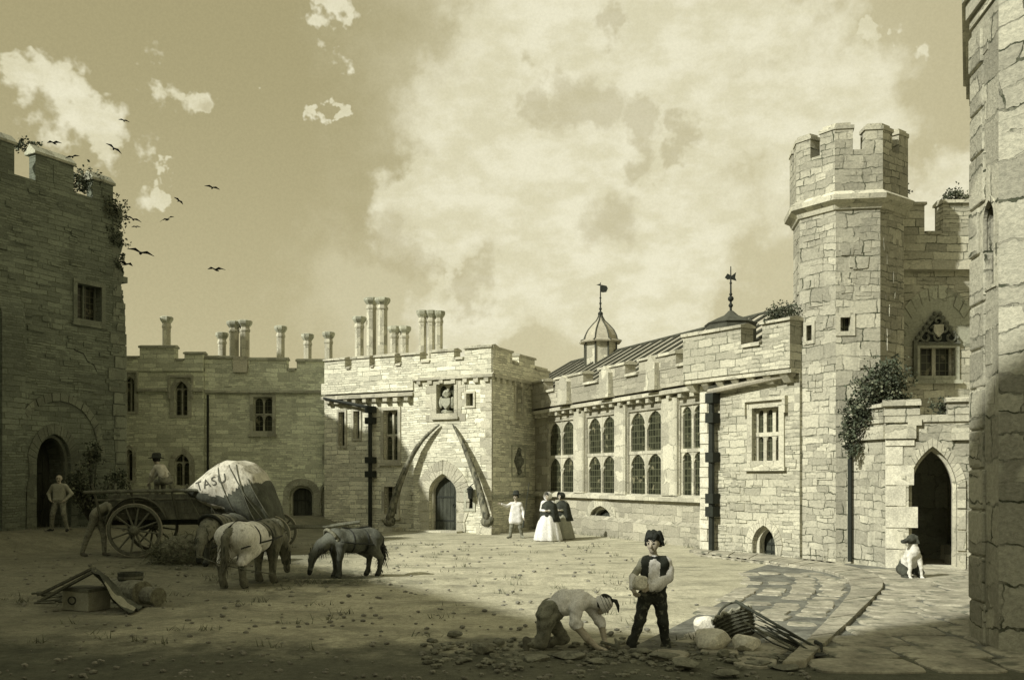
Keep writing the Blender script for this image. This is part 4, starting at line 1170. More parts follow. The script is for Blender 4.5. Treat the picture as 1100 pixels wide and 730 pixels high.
# ================================================================== WING with the three-light window
W_A, W_B = Vector((5.48, 27.0)), Vector((7.43, 24.2))
def wing():
    t = thing('stone_wing', 'pale rubble-stone wing with a three-light window and small cellar arch left of the turret', 'building', (6.5, 26, 0))
    F = Fr(W_A, W_B); L = F.L; h = []
    window(F, h, t, F.rect(808.5, 437, 838, 495), 3, 2, 'cusp', sw=.16, mw=.11, sm='ashlar', fm='ashlar', hood=True, depth=.2)
    s0, s1 = F.s(809), F.s(833)
    door(F, h, t, s0, s1, .0, .35, F.z(821, 564), 'ashlar', .20, True, .45, 'darkwood', k=.7)
    wall(F, t, M['wing'], [(0, -.5), (0, 4.86), (L+.06, 4.86), (L+.06, -.5)], h, .5, rn=130, w=(.2, .55), h=(.1, .24), d=(.006, .03))
    # left return face
    G = Fr(W_A, W_A + Vector((.32, 1)).normalized()*3.0); 
    if G.n.x > 0: G.n = -G.n
    wall(G, t, M['wing'], [(0.0, -.5), (0.0, 4.86), (3, 4.86), (3, -.5)], [], .3)
    m = MB(); footprint(m, [F.P(.3, 0, -.55).xy, F.P(L+.2, 0, -.9).xy, Vector((11, 30.5)), Vector((6.8, 30.5))], -.5, 5.2); m.build('wing_core', M['wing'], t)
    quoins(F, t, M['quoin'], -.012, 0, 4.8, 1, .035, .24, .4, .30, .52)
    S = F.s; zh, zl = 6.22, 5.66
    P2 = Fr(W_A, W_B)
    parapet(F, t, M['wing'], M['ashlar'], [(-.34, S(806), zh), (S(806), S(829), zl), (S(829), L+.05, zh-.02)], 4.96, .38, .5)
    m = MB(); F.box(m, -.34, L+.05, 4.84, 4.98, -.4, .34)
    s = -.30
    while s < L-.2:
        w = .24; vs = [F.P(s, 4.84, -.1), F.P(s, 4.84, .32), F.P(s, 4.60, -.1), F.P(s, 4.62, .12)]; ve = [F.P(s+w, 4.84, -.1), F.P(s+w, 4.84, .32), F.P(s+w, 4.60, -.1), F.P(s+w, 4.62, .12)]
        m.add(vs+ve, [(0,1,3,2),(4,6,7,5),(0,4,5,1),(1,5,7,3),(3,7,6,2),(2,6,4,0)]); s += .56
    m.build('corbel_table', M['ashlar'], t)
    pg = MB(); 
    GP = Fr(W_A + (-F.t*.34 + F.n*.38), W_A + (-F.t*.34 + F.n*.38) + Vector((.32, 1)).normalized()*2.6)
    if GP.n.x > 0: GP.n = -GP.n
    GP.box(pg, .0, 2.6, 4.85, zh, -.4, -.004); pg.build('parapet_return', M['wing'], t)
    m = MB(); a, b = F.P(S(766), F.z(766, 421), .16), F.P(L, F.z(850, 402), .16)
    m.tube([a, b], .085, 8); 
    k = MB(); q = (b-a)
    for i in range(1): k.tube([a+Vector((0, 0, .12)), b+Vector((0, 0, .12))], .05, 6)
    gt = m.build('gutter', M['lead'], t); k.build('gutter_rim', M['leadroll'], gt)
    m = MB(); ps = F.s(769.5); m.tube([F.P(ps, F.z(769, 424), .20), F.P(ps, .05, .20)], .085, 8)
    for v in (428, 449, 491, 535, 549): z = F.z(769, v); F.box(m, ps-.13, ps+.16, z-.14, z+.14, .03, .32)
    m.build('downpipe', M['iron'], t)
    # lead cap and weathervane behind the parapet
    c = Vector(((785-U0)/FPX*28.0, 28.0, 0)); z0 = EYE+(V0-346)/FPX*28
    m = MB(); m.lathe([(.75, z0-.9), (.75, z0-.12), (.80, z0-.06), (.5, z0+.08), (.22, z0+.2), (.07, z0+.34)], c, 8, R(22.5)); cp = m.build('turret_cap', M['leadroll'], t)
    m = MB(); zt = EYE+(V0-286)/FPX*28
    m.tube([c+Vector((0, 0, z0+.2)), c+Vector((0, 0, zt))], [.04, .015], 6)
    for f, q in ((.3, .07), (.5, .05), (.42, .09), (.7, .04)): m.ico(c+Vector((0, 0, z0+(zt-z0)*f)), q, 2)
    f = MB(); zz = z0+(zt-z0)*.8
    f.prism([[(-.18, zz), (-.1, zz+.12), (.02, zz+.05), (.16, zz+.16), (.13, zz), (.17, zz-.1), (0, zz-.05), (-.1, zz-.06)]], lambda x, z, d: c+Vector((x, d, z)), -.012, .012)
    m.build('finial', M['iron'], cp); f.build('weathervane', M['iron'], cp)
    return F
FW = wing()
wp = FW.P(FW.s(846), 6.35, .1)
foliage('wall_plant', 'scrubby plant growing on the wing parapet beside the turret', [((wp.x, wp.y, wp.z+.10), .42, (1.1, .8, .7)), ((wp.x-.35, wp.y+.1, wp.z), .25, (1, .8, .7))], 900, .07, (wp.x, wp.y, wp.z-.1))

# ================================================================== OCTAGONAL STAIR TURRET
TC = Vector((8.86, 24.62)); TR = 1.40; TA = R(-104.2+0)
def octo(c, r, a0, n=8): return [(c.x + r*math.cos(a0+2*math.pi*k/n), c.y + r*math.sin(a0+2*math.pi*k/n)) for k in range(n)]
TA = -R(75.8)
def turret():
    t = thing('stair_turret', 'tall octagonal battlemented turret of squared blocks with two little square windows', 'tower', (TC.x, TC.y, 0))
    ring = octo(TC, TR, TA)
    holesF = {}
    m = MB()
    faces = []
    for k in range(8):
        a, b = Vector(ring[k-1]), Vector(ring[k])
        F = Fr(a, b); c = (a+b)/2 - TC
        if F.n.dot(c) < 0: F.n = -F.n
        faces.append(F)
    # front facet is between -75.8 and -120.8 deg; left facet next
    def facet(deg):
        return min(faces, key=lambda f: -f.n.dot(Vector((math.cos(R(deg)), math.sin(R(deg))))))
    ff, fl = facet(-98.3), facet(-143.3)
    def zz(v, Y=23.35): return EYE+(V0-v)/FPX*Y
    wm = []
    for F in faces:
        h = []
        if F is ff:
            L = F.L; a, b = sorted((F.s(902), F.s(914))); window(F, h, t, (a, b, zz(356), zz(340)), 1, 1, 'square', 'ashlar', 'ashlar', .10, .2, sill=False, mw=.02, proud=.03)
        if F is fl:
            a, b = sorted((F.s(866.5), F.s(873))); window(F, h, t, (a, b, zz(362), zz(344)), 1, 1, 'square', 'ashlar', 'ashlar', .08, .2, sill=False, mw=.02, proud=.03)
        m.prism([[(0, -.5), (0, 9.15), (F.L, 9.15), (F.L, -.5)]] + h, F.P, -.35, 0)
        rough(F, m, .04, F.L-.04, 0, 8.7, 34, h, w=(.25, .5), h=(.2, .36), d=(.006, .03))
    m.build('wall', M['turret'], t)
    m = MB(); footprint(m, octo(TC, TR-.40, TA), -.5, 9.6); m.build('turret_core', M['turret'], t)
    q = MB()
    for F in (ff, fl):
        for side in (0, 1):
            pass
    m = MB(); m.lathe([(TR-.1, 8.82), (TR+.05, 8.86), (TR+.10, 8.98), (TR+.24, 9.06), (TR+.26, 9.18), (TR+.10, 9.30), (TR, 9.34)], (TC.x, TC.y, 0), 8, TA)
    m.build('cornice', M['ashlar'], t)
    m = MB(); r2 = TR+.10
    ro = octo(TC, r2, TA); ri = octo(TC, r2-.38, TA)
    m.prism([ro, ri], lambda x, y, d: Vector((x, y, d)), 9.3, 10.32); 
    cp = MB()
    for k in range(8):       # merlons wrap the corners, gaps in mid-face
        c = Vector(ro[k]); p, n = Vector(ro[k-1]), Vector(ro[(k+1) % 8]); ci = Vector(ri[k]); pi_, ni = Vector(ri[k-1]), Vector(ri[(k+1) % 8])
        f = .37 + rnd.uniform(-.02, .02); g = .37 + rnd.uniform(-.02, .02)
        poly = [c.lerp(p, f), c, c.lerp(n, g), ci.lerp(ni, g), ci, ci.lerp(pi_, f)]
        zt = 10.82 + rnd.uniform(-.03, .03)
        footprint(m, poly, 10.319, zt)
        cen = sum(poly, Vector((0, 0)))/6
        big = [cen + (q-cen)*1.10 for q in poly]
        footprint(cp, big, zt+.002, zt+.09); sm = [cen + (q-cen)*.85 for q in poly]; footprint(cp, sm, zt+.0895, zt+.17)
    pa = m.build('parapet', M['turret'], t); cp.build('coping', M['ashlar'], pa)
turret()

# ================================================================== UPPER WALL with carved gable window
FU = Fr((10.2, 25.3), (14.5, 25.3))
def upper_wall():
    t = thing('chapel_wall', 'high battlemented wall with a carved gable over its window, between the turret and the round tower', 'building', (12, 25.3, 0))
    F = FU; h = []
    r = F.rect(987, 373, 1026, 404)
    window(F, h, t, r, 2, 1, 'square', 'rashlar', 'ashlar', .10, .25, mw=.10)
    wall(F, t, M['wing'], [(-.6, -.5), (-.6, 8.4), (4.3, 8.4), (4.3, -.5)], h, .5)
    z = lambda v: F.z(1000, v)
    S = F.s
    parapet(F, t, M['wing'], M['ashlar'], [(-.5, S(991), z(221)), (S(991), S(1011), z(252)), (S(1011), 4.3, z(219))], 8.0, .12, .5)
    m = MB(); F.box(m, -.5, 4.3, z(291), z(284), -.1, .22); F.box(m, -.5, 4.3, z(283.8), z(281), -.1, .16); m.build('string_course', M['ashlar'], t)
    # relieving arch
    a0, a1 = S(971), S(1043); zs, za = z(372), z(320)
    ip = arch_half(a0, (a0+a1)/2, zs, za, 7, .8); ip = ip + [(a0+a1-x, q) for x, q in reversed(ip)][1:]
    op = []
    for x, q in ip:
        dx, dz = x-(a0+a1)/2, q-zs+.3; L = math.hypot(dx, dz); op.append((x+dx/L*.36, q+dz/L*.36))
    m = MB(); ring_blocks(F, m, ip, op, -.03, .03, 1, .03, .02); m.build('relieving_arch', M['rashlar'], t)
    m = MB(); m.prism([ip], F.P, .0, .012); m.build('tympanum', M['rashlar'], t)
    # carved gable: trefoil scrollwork within a triangle
    m = MB(); c0, c1, cz, ca = S(982), S(1030), z(369), z(336); cx = (c0+c1)/2
    m.prism([[(c0, cz), (cx, ca), (c1, cz)]], F.P, .0, .05, 1)
    for (x0, z0, x1, z1) in ((c0, cz, cx, ca), (c1, cz, cx, ca), (c0, cz, c1, cz)):
        m.tube([F.P(x0, z0, .06), F.P(x1, z1, .06)], .045, 6)
    def scroll(x, zc, r, a0, tw):
        m.tube([F.P(x+r*(1-.6*k/14)*math.cos(a0+tw*k*.42), zc+r*(1-.6*k/14)*math.sin(a0+tw*k*.42), .09) for k in range(15)], .035, 6)
    for (fx, fz, r, tw) in ((.22, .20, .17, 1), (.78, .20, .17, -1), (.38, .45, .14, 1), (.62, .45, .14, -1), (.5, .72, .12, 1), (.5, .2, .13, 1)):
        scroll(c0+(c1-c0)*fx, cz+(ca-cz)*fz, r, fz*7, tw)
    for f in (.12, .28, .44, .6, .76, .9):
        m.ico(F.P(c0+(cx-c0)*f, cz+(ca-cz)*f+.05, .06), .07, 2); m.ico(F.P(c1+(cx-c1)*f, cz+(ca-cz)*f+.05, .06), .07, 2)
    m.prism([[(cx-.13, cz+.5), (cx+.13, cz+.5), (cx+.13, cz+.3), (cx, cz+.16), (cx-.13, cz+.3)]], F.P, .04, .15, 2)
    m.build('carved_gable', [M['carved'], M['iron'], M['ashlar']], t)
    m = MB(); footprint(m, [(9.6, 25.85), (14.5, 25.85), (14.5, 31), (9.6, 31)], -.5, 8.3); m.build('wall_core', M['wing'], t)
    # open shutter to the left of the window
    m = MB(); F.box(m, S(980), S(984), z(404), z(366), .02, .10, 0); m.build('shutter', M['wood'], t)
upper_wall()
foliage('wall_plant', 'small tuft growing behind the turret top on the high wall', [((10.55, 25.3, 9.8), .30, (.7, .8, .9))], 420, .08, (10.55, 25.4, 9.5))
foliage('wall_plant', 'small tuft growing on the high wall beside the round tower', [((12.15, 25.4, 9.82), .30, (1.3, .8, .45))], 420, .08, (12.15, 25.4, 9.6))

# ================================================================== SMALL DOOR PORCH
def small_porch():
    t = thing('door_porch', 'low stone porch with a dark open pointed doorway, at the foot of the turret', 'building', (10, 22, 0))
    A, B, C = Vector((8.43, 23.3)), Vector((8.80, 21.9)), Vector((11.0, 21.1))
    B2 = Vector((14, 20.9))
    F1 = Fr(A, B); F2 = Fr(B, C)
    if F1.n.x > 0: F1.n = -F1.n
    top = 3.42
    h = []
    s0, s1 = F2.s(976), F2.s(1028); za = F2.z(1002, 479)
    loop = arch(s0, s1, -.02, za-.95, za, 9, .62); 
    holes = [[(x, max(z, -.3)) for x, z in loop]]
    out = [(0, -.5), (0, top), (F2.L, top), (F2.L, -.5)]
    # the opening reaches the ground: one outline instead of a hole
    o2 = [(0, -.5), (0, top), (F2.L, top), (F2.L, -.5), (s1, -.5)] + list(reversed(loop)) + [(s0, -.5)]
    m = MB(); m.prism([o2], F2.P, -.55, 0); m.build('wall', M['turret'], t)
    m = MB(); F1.box(m, -.1, F1.L, -.5, top, -.4, 0); m.build('side_wall', M['turret'], t)
    m = MB(); footprint(m, [C, B2, B2+Vector((0, .6)), C+Vector((0, .55))], -.5, top); m.build('rear_wall', M['turret'], t)
    m = MB(); footprint(m, [A+Vector((.1, 0)), B+Vector((.1, .1)), C+Vector((0, .1)), B2, Vector((14, 25.2)), Vector((8.6, 25.2))], top-.28, top-.02); m.build('roof', M['ashlar'], t)
    m = MB()                                                     # passage wall and inner step seen through the arch
    m.box((11.75, 23.3, 1.6), (.4, 3.9, 3.2)); m.box((10.3, 24.9, 1.6), (3.2, .4, 3.2)); m.build('passage_wall', M['rashlar'], t)
    m = MB(); m.box((11.2, 22.5, .10), (.8, 1.5, .24)); m.box((11.3, 23.3, .22), (.6, 1.2, .4)); m.build('step', M['ashlar'], t)
    # moulded orders round the arch
    m = MB()
    il = arch(s0+.0, s1-.0, -.05, za-.95, za, 10, .62); 
    i2 = arch(s0+.08, s1-.08, -.05, za-.95, za-.10, 10, .62)
    m.prism([arch(s0+.003, s1-.003, -.05, za-.95, za-.003, 10, .62) + list(reversed(i2))], F2.P, -.40, -.16)
    ip = resample(il, .45); op = []
    c = ((s0+s1)/2, za-.95); sw = .20
    for p in ip:
        if p[1] <= c[1]+.001: op.append((p[0] + (-sw*rnd.uniform(1.0, 2.2) if p[0] < c[0] else sw*.9), p[1]))
        else:
            dx, dz = p[0]-c[0], p[1]-(c[1]-.1); L = math.hypot(dx, dz); op.append((p[0]+dx/L*sw, p[1]+dz/L*sw))
    ring_blocks(F2, m, ip, op, -.03, .035, 1, .02, .02)
    m.build('door_surround', M['ashlar'], t)
    # stepped parapet and string blocks
    m = MB()
    F2.box(m, -.03, F2.L, top, top+.16, -.5, .05)
    F2.box(m, -.05, F2.s(988), top+.162, top+.40, -.52, .07)
    F2.box(m, F2.s(1018), F2.L, top+.162, top+.46, -.52, .07)
    F1.box(m, -.1, F1.L-.05, top, top+.16, -.4, .05); F1.box(m, .2, F1.L-.02, top+.162, top+.38, -.4, .06)
    F1.box(m, -.1, .2, top+.162, top+.28, -.4, .06)
    m.build('parapet', M['turret'], t)
    cm = MB(); coping(F2, cm, -.08, F2.s(988)+.03, top+.402, -.55, .14, .14); coping(F2, cm, F2.s(1018)-.04, F2.L, top+.462, -.55, .14, .1); coping(F1, cm, .2, F1.L, top+.382, -.42, .12, .12)
    cm.build('coping', M['ashlar'], t)
    m = MB()
    z = F2.z(960, 471)
    F2.box(m, -.03, F2.s(984), z, z+.30, -.05, .09); F2.box(m, F2.s(975), F2.s(990), z+.302, z+.45, -.05, .09)
    F2.box(m, F2.s(1022), F2.L, z-.05, z+.22, -.05, .09); 
    F1.box(m, .35, F1.L+.02, z, z+.30, -.05, .09); F1.box(m, -.1, .35, z-.16, z+.14, -.05, .085)
    m.build('string_block', M['ashlar'], t)
    quoins(F2, t, M['quoin'], -.015, 0, z-.01, 1, .03, .40, .62, .42, .66)
    m = MB(); F2.box(m, s0-.1, s1+.15, -.2, .07, -.6, .25); m.build('threshold', M['ashlar'], t)
    m = MB(); p = F1.P(.18, 0, .09); m.tube([(p.x, p.y, 3.2), (p.x, p.y, .05)], .06, 8); m.build('downpipe', M['iron'], t)
    return F2
F2 = small_porch()
foliage('ivy_bush', 'large leafy bush spilling over the low porch at the foot of the turret',
        [((8.75, 22.3, 4.25), .55, (1, .8, .8)), ((8.4, 22.6, 3.7), .42, (.9, .8, .9)), ((9.05, 22.3, 4.55), .42), ((8.25, 22.8, 3.25), .30, (.7, .7, 1)), ((9.3, 22.2, 3.95), .32, (1.2, .8, .6)), ((8.35, 22.75, 2.85), .2)],
        5200, .085, (8.9, 22.4, 3.7))
foliage('wall_plant', 'drooping weed in the gap of the low porch parapet', [((10.15, 21.9, 3.78), .27, (1.1, .8, .8))], 380, .07, (10.15, 21.9, 3.55))

# ================================================================== ROUND TOWER, extreme right
def drum():
    V = [Vector(p) for p in ((6.00, 12.15), (5.88, 11.25), (6.9, 9.75), (9.5, 9.2), (12, 11), (12, 13.6), (9.5, 15.2), (7.2, 14.6))]
    t = thing('drum_tower', 'big pale tower filling the right edge with a narrow lancet and a lichened corner', 'tower', (V[0].x+2.5, 12, 0))
    def fr(a, b):
        F = Fr(a, b); c = (a+b)/2 - Vector((8.8, 12.2))
        if F.n.dot(c) < 0: F.n = -F.n
        return F
    F0, F1 = fr(V[0], V[1]), fr(V[1], V[2])
    h = []
    a, b = F1.s(1074.5), F1.s(1086)
    F0h = []
    z0, z1 = EYE+.209*11.35, EYE+.305*11.35
    a, b = F0.s(1057), F0.s(1069); a, b = min(a, b), max(a, b)
    window(F0, F0h, t, (a, b, z0, z1), 1, 1, 'arch', 'drum', 'drum', .05, .25, mw=.03, proud=.015, sill=False)
    H = 7.95
    wall(F0, t, M['drum'], [(0, -.5), (0, H), (F0.L, H), (F0.L, -.5)], F0h, .3, rn=14, w=(.2, .4), h=(.3, .5), d=(.006, .02))
    m = MB(); ins = [c + (p-c).normalized()*((p-c).length-.32) for c in [Vector((8.8, 12.2))] for p in V]
    footprint(m, ins, -.5, H); m.build('tower_core', M['drum'], t)
    m = MB()
    for i in range(1, 8):
        F = fr(V[i], V[(i+1) % 8]); F.box(m, 0, F.L, -.5, H, -.3, 0)
    m.build('wall', M['drum'], t)
    # rounded corner blocks standing proud of the wall
    m = MB(); z = 0.0; k = 0
    while z < H-.15:
        hh = rnd.uniform(.48, .66); hh = min(hh, H-z); w = rnd.uniform(.33, .62)
        F0.box(m, -.02, min(w*.9, F0.L*.55), z+.012, z+hh-.012, -.1, .025+rnd.uniform(0, .02)); z += hh
    qo = m.build('quoin_strip', M['drum'], t)
    bv = qo.modifiers.new('soft', 'BEVEL'); bv.width = .03; bv.segments = 3
    m = MB(); c = Vector((8.8, 12.2))
    for k, (o, z0, z1) in enumerate(((.03, H, H+.12), (.08, H+.122, H+.34), (.13, H+.342, H+.46), (.06, H+.462, H+1.6))):
        footprint(m, [c + (p-c).normalized()*((p-c).length+o) for p in V], z0, z1)
    m.build('cornice', M['ashlar'], t)
drum()

# ================================================================== PEOPLE
def hand_prims(P, wr, d, n, th, mi, sc=1.0, curl=.6, cell=.01):
    """wrist, pointing direction, palm normal, thumb side direction"""
    wr, d, n, th = Vector(wr), Vector(d).normalized(), Vector(n).normalized(), Vector(th).normalized()
    for k in (-1, 0, 1):
        P.append((wr+d*.012*sc, wr+d*.085*sc+th*.024*k*sc, .020*sc, .017*sc, mi, .02))
    Ls = (.060, .078, .084, .076)
    for k in range(4):
        o = wr + d*.085*sc + th*(k-1.5)*.0195*sc
        L = Ls[k]*sc
        a = o + (d*math.cos(curl*.6) + n*math.sin(curl*.6))*L*.5
        b = a + (d*math.cos(curl*1.5) + n*math.sin(curl*1.5))*L*.45
        P.append((o, a, .0095*sc, .009*sc, mi, .004)); P.append((a, b, .009*sc, .0075*sc, mi, .004))
    o = wr + d*.025*sc + th*.028*sc; a = o + (th*.7+d*.7+n*.3).normalized()*.038*sc; b = a + (d+n*.5).normalized()*.03*sc
    P.append((o, a, .013*sc, .0105*sc, mi, .01)); P.append((a, b, .0105*sc, .0085*sc, mi, .004))
def head_prims(P, c, f, up, sc, skin, hair, style='short', eye=None, mouth=True):
    c, f, up = Vector(c), Vector(f).normalized(), Vector(up).normalized()
    s = f.cross(up).normalized(); up = s.cross(f).normalized()
    q = lambda a, b, d: c + (s*a + f*b + up*d)*sc
    P.append((q(0, -.010, .025), q(0, .005, .015), .088*sc, .082*sc, skin, .03))
    P.append((q(0, .030, -.02), q(0, .045, -.085), .060*sc, .036*sc, skin, .03))
    for k in (-1, 1):
        P.append((q(.030*k, .052, -.035), q(.018*k, .055, -.07), .030*sc, .026*sc, skin, .02))
        P.append((q(.082*k, -.005, .02), q(.084*k, -.008, -.025), .015*sc, .011*sc, skin, .006))
        P.append((q(.03*k, .083, .012), q(.036*k, .080, .012), .0062*sc, .0055*sc, eye if eye is not None else hair, .002))
        P.append((q(.018*k, .084, .034), q(.045*k, .075, .038), .0035*sc, .003*sc, hair, .002))
    P.append((q(0, .082, .012), q(0, .112, -.024), .010*sc, .016*sc, skin, .008))
    if mouth: P.append((q(-.016, .0835, -.053), q(.016, .0835, -.053), .0028*sc, .0028*sc, hair if eye is None else eye, .002))
    if style != 'none':
        P.append((q(0, -.02, .05), q(0, -.025, .035), .096*sc, .092*sc, hair, .01))
        P.append((q(0, .045, .085), q(0, .0, .10), .04*sc, .05*sc, hair, .01))
        for k in (-1, 1):
            P.append((q(.065*k, .0, .05), q(.066*k, -.03, -.02), .042*sc, .038*sc, hair, .01))
        if style == 'mop':
            for i in range(26):
                a = i*.72; e = .012*((i*7) % 5 - 2)
                if math.sin(a) > .55: P.append((q(.06*math.cos(a)-.01, .045, .105+e*.5), q(.075*math.cos(a)+.012, .075, .060+e), .022*sc, .010*sc, hair, .005))
                else: P.append((q(.070*math.cos(a), -.02+.05*math.sin(a), .095+e), q(.112*math.cos(a), -.02+.085*math.sin(a), .0+e*1.6), .030*sc, .014*sc, hair, .005))
def limb(P, pts, rad, mi, k=.03):
    for i in range(len(pts)-1):
        P.append((pts[i], pts[i+1], rad[i], rad[i+1], mi if not hasattr(mi, '__len__') else mi[i], k))
def shoe(P, ank, toe_dir, mi, sc=1.0, up=(0, 0, 1)):
    ank = Vector(ank); d = Vector(toe_dir).normalized(); u = Vector(up)
    P.append((ank, ank-u*.045*sc-d*.03*sc, .05*sc, .04*sc, mi, .02)); P.append((ank-u*.05*sc-d*.02*sc, ank-u*.062*sc+d*.10*sc, .042*sc, .040*sc, mi, .02))
    P.append((ank-u*.062*sc+d*.10*sc, ank-u*.07*sc+d*.165*sc, .040*sc, .028*sc, mi, .02))

def make_boy():
    Y = 11.5; m = Y/FPX; u0, v0 = 697, 697
    base = Vector(((u0-U0)*m, Y, 0))
    t = thing('person', 'dark-haired boy in waistcoat and dark trousers standing with a stone block in his arms', 'person', base)
    q = lambda u, v, y=0.0: Vector(((u-u0)*m, y, (v0-v)*m))
    SK, SH, VE, TR, HA, BO, GS = range(7)
    P = []
    # legs apart, the left-hand one advanced
    hipL, hipR = q(693, 641, .0), q(708, 641, .0)
    limb(P, [hipL, q(687, 665, -.06), q(679, 690, -.02)], [.092, .068, .052], TR)
    limb(P, [hipR, q(712, 668, -.02), q(716, 694, .06)], [.092, .068, .052], TR)
    P.append((q(679, 686, -.02), q(678.5, 691, -.02), .062, .066, TR, .015)); P.append((q(716, 690, .06), q(716.3, 695, .06), .062, .066, TR, .015))
    shoe(P, q(678, 691.0, -.02), (-.85, -.4, 0), BO, .95); shoe(P, q(716, 695.2, .06), (.15, -1, 0), BO, .95)
    P.append((q(694, 640), q(707, 640), .095, .095, TR, .04)); P.append((q(699, 633), q(704, 633), .10, .10, TR, .04))
    # torso: shirt inside an open waistcoat
    for (a, b) in ((697, 695), (702, 704), (707, 712)):
        P.append((q(a, 631), q(b, 606, .0), .098, .092, VE, .05))
    P.append((q(694, 603), q(714, 604), .066, .066, VE, .05))
    P.append((q(698.5, 629, -.055), q(700, 606, -.05), .062, .060, SH, .01)); P.append((q(702.5, 629, -.055), q(703.5, 606, -.05), .058, .056, SH, .01))
    P.append((q(701.5, 604, -.05), q(702.5, 599, -.03), .045, .04, SH, .012))
    P.append((q(698.5, 599.5, -.055), q(705.5, 599.0, -.055), .022, .022, HA, .006))     # neckerchief
    P.append((q(703, 602), q(701.5, 593), .052, .047, SK, .03))
    # sleeves
    limb(P, [q(691.5, 603.0, .01), q(680, 619, -.03)], [.054, .046], GS, .02); limb(P, [q(680, 619.5, -.04), q(677.5, 628.5, -.17)], [.050, .044], SH, .015)
    limb(P, [q(716, 604), q(718.5, 612), q(717.5, 620, -.03)], [.064, .06, .058], [SH, SH], .02)
    P.append((q(717, 616, -.02), q(717.2, 619, -.03), .066, .064, SH, .01))
    limb(P, [q(717.5, 620, -.03), q(706, 626.5, -.13), q(698, 629, -.19)], [.056, .060, .046], SH)
    P.append((q(699, 628.5, -.185), q(697.5, 629, -.195), .052, .050, SH, .006))
    hand_prims(P, q(696.5, 629.2, -.20), (-1, -.35, -.22), (0, -.3, 1), (0, .2, .9), SK, .95, .5)
    hand_prims(P, q(677.5, 629.5, -.18), (.25, -.65, -.75), (1, .2, .2), (.2, -.5, .8), SK, .95, .7)
    head_prims(P, q(702, 582.8, -.03), (-.60, -1, -.22), (0, 0, 1), 1.03, SK, HA, 'mop', HA, False)
    sdf_obj('body', P, [M['skin'], M['shirt'], M['vest'], M['trous'], M['hair'], M['boot'], M['gshirt']], t, .0062, base, folds=[SH, TR, VE, GS], famp=.0045)
    # the block he carries
    c = base + q(685, 623.8, -.235)
    mb = MB(); mb.ico(c, .115, 3, (1.12, .75, .80), .04, seed=77, planes=9)
    b = mb.build('building_stone', M['palerock']); tag(b, 'pale squared stone carried in the arms of the standing boy', 'stone')
    b.data.polygons.foreach_set('use_smooth', [False]*len(b.data.polygons))
make_boy()

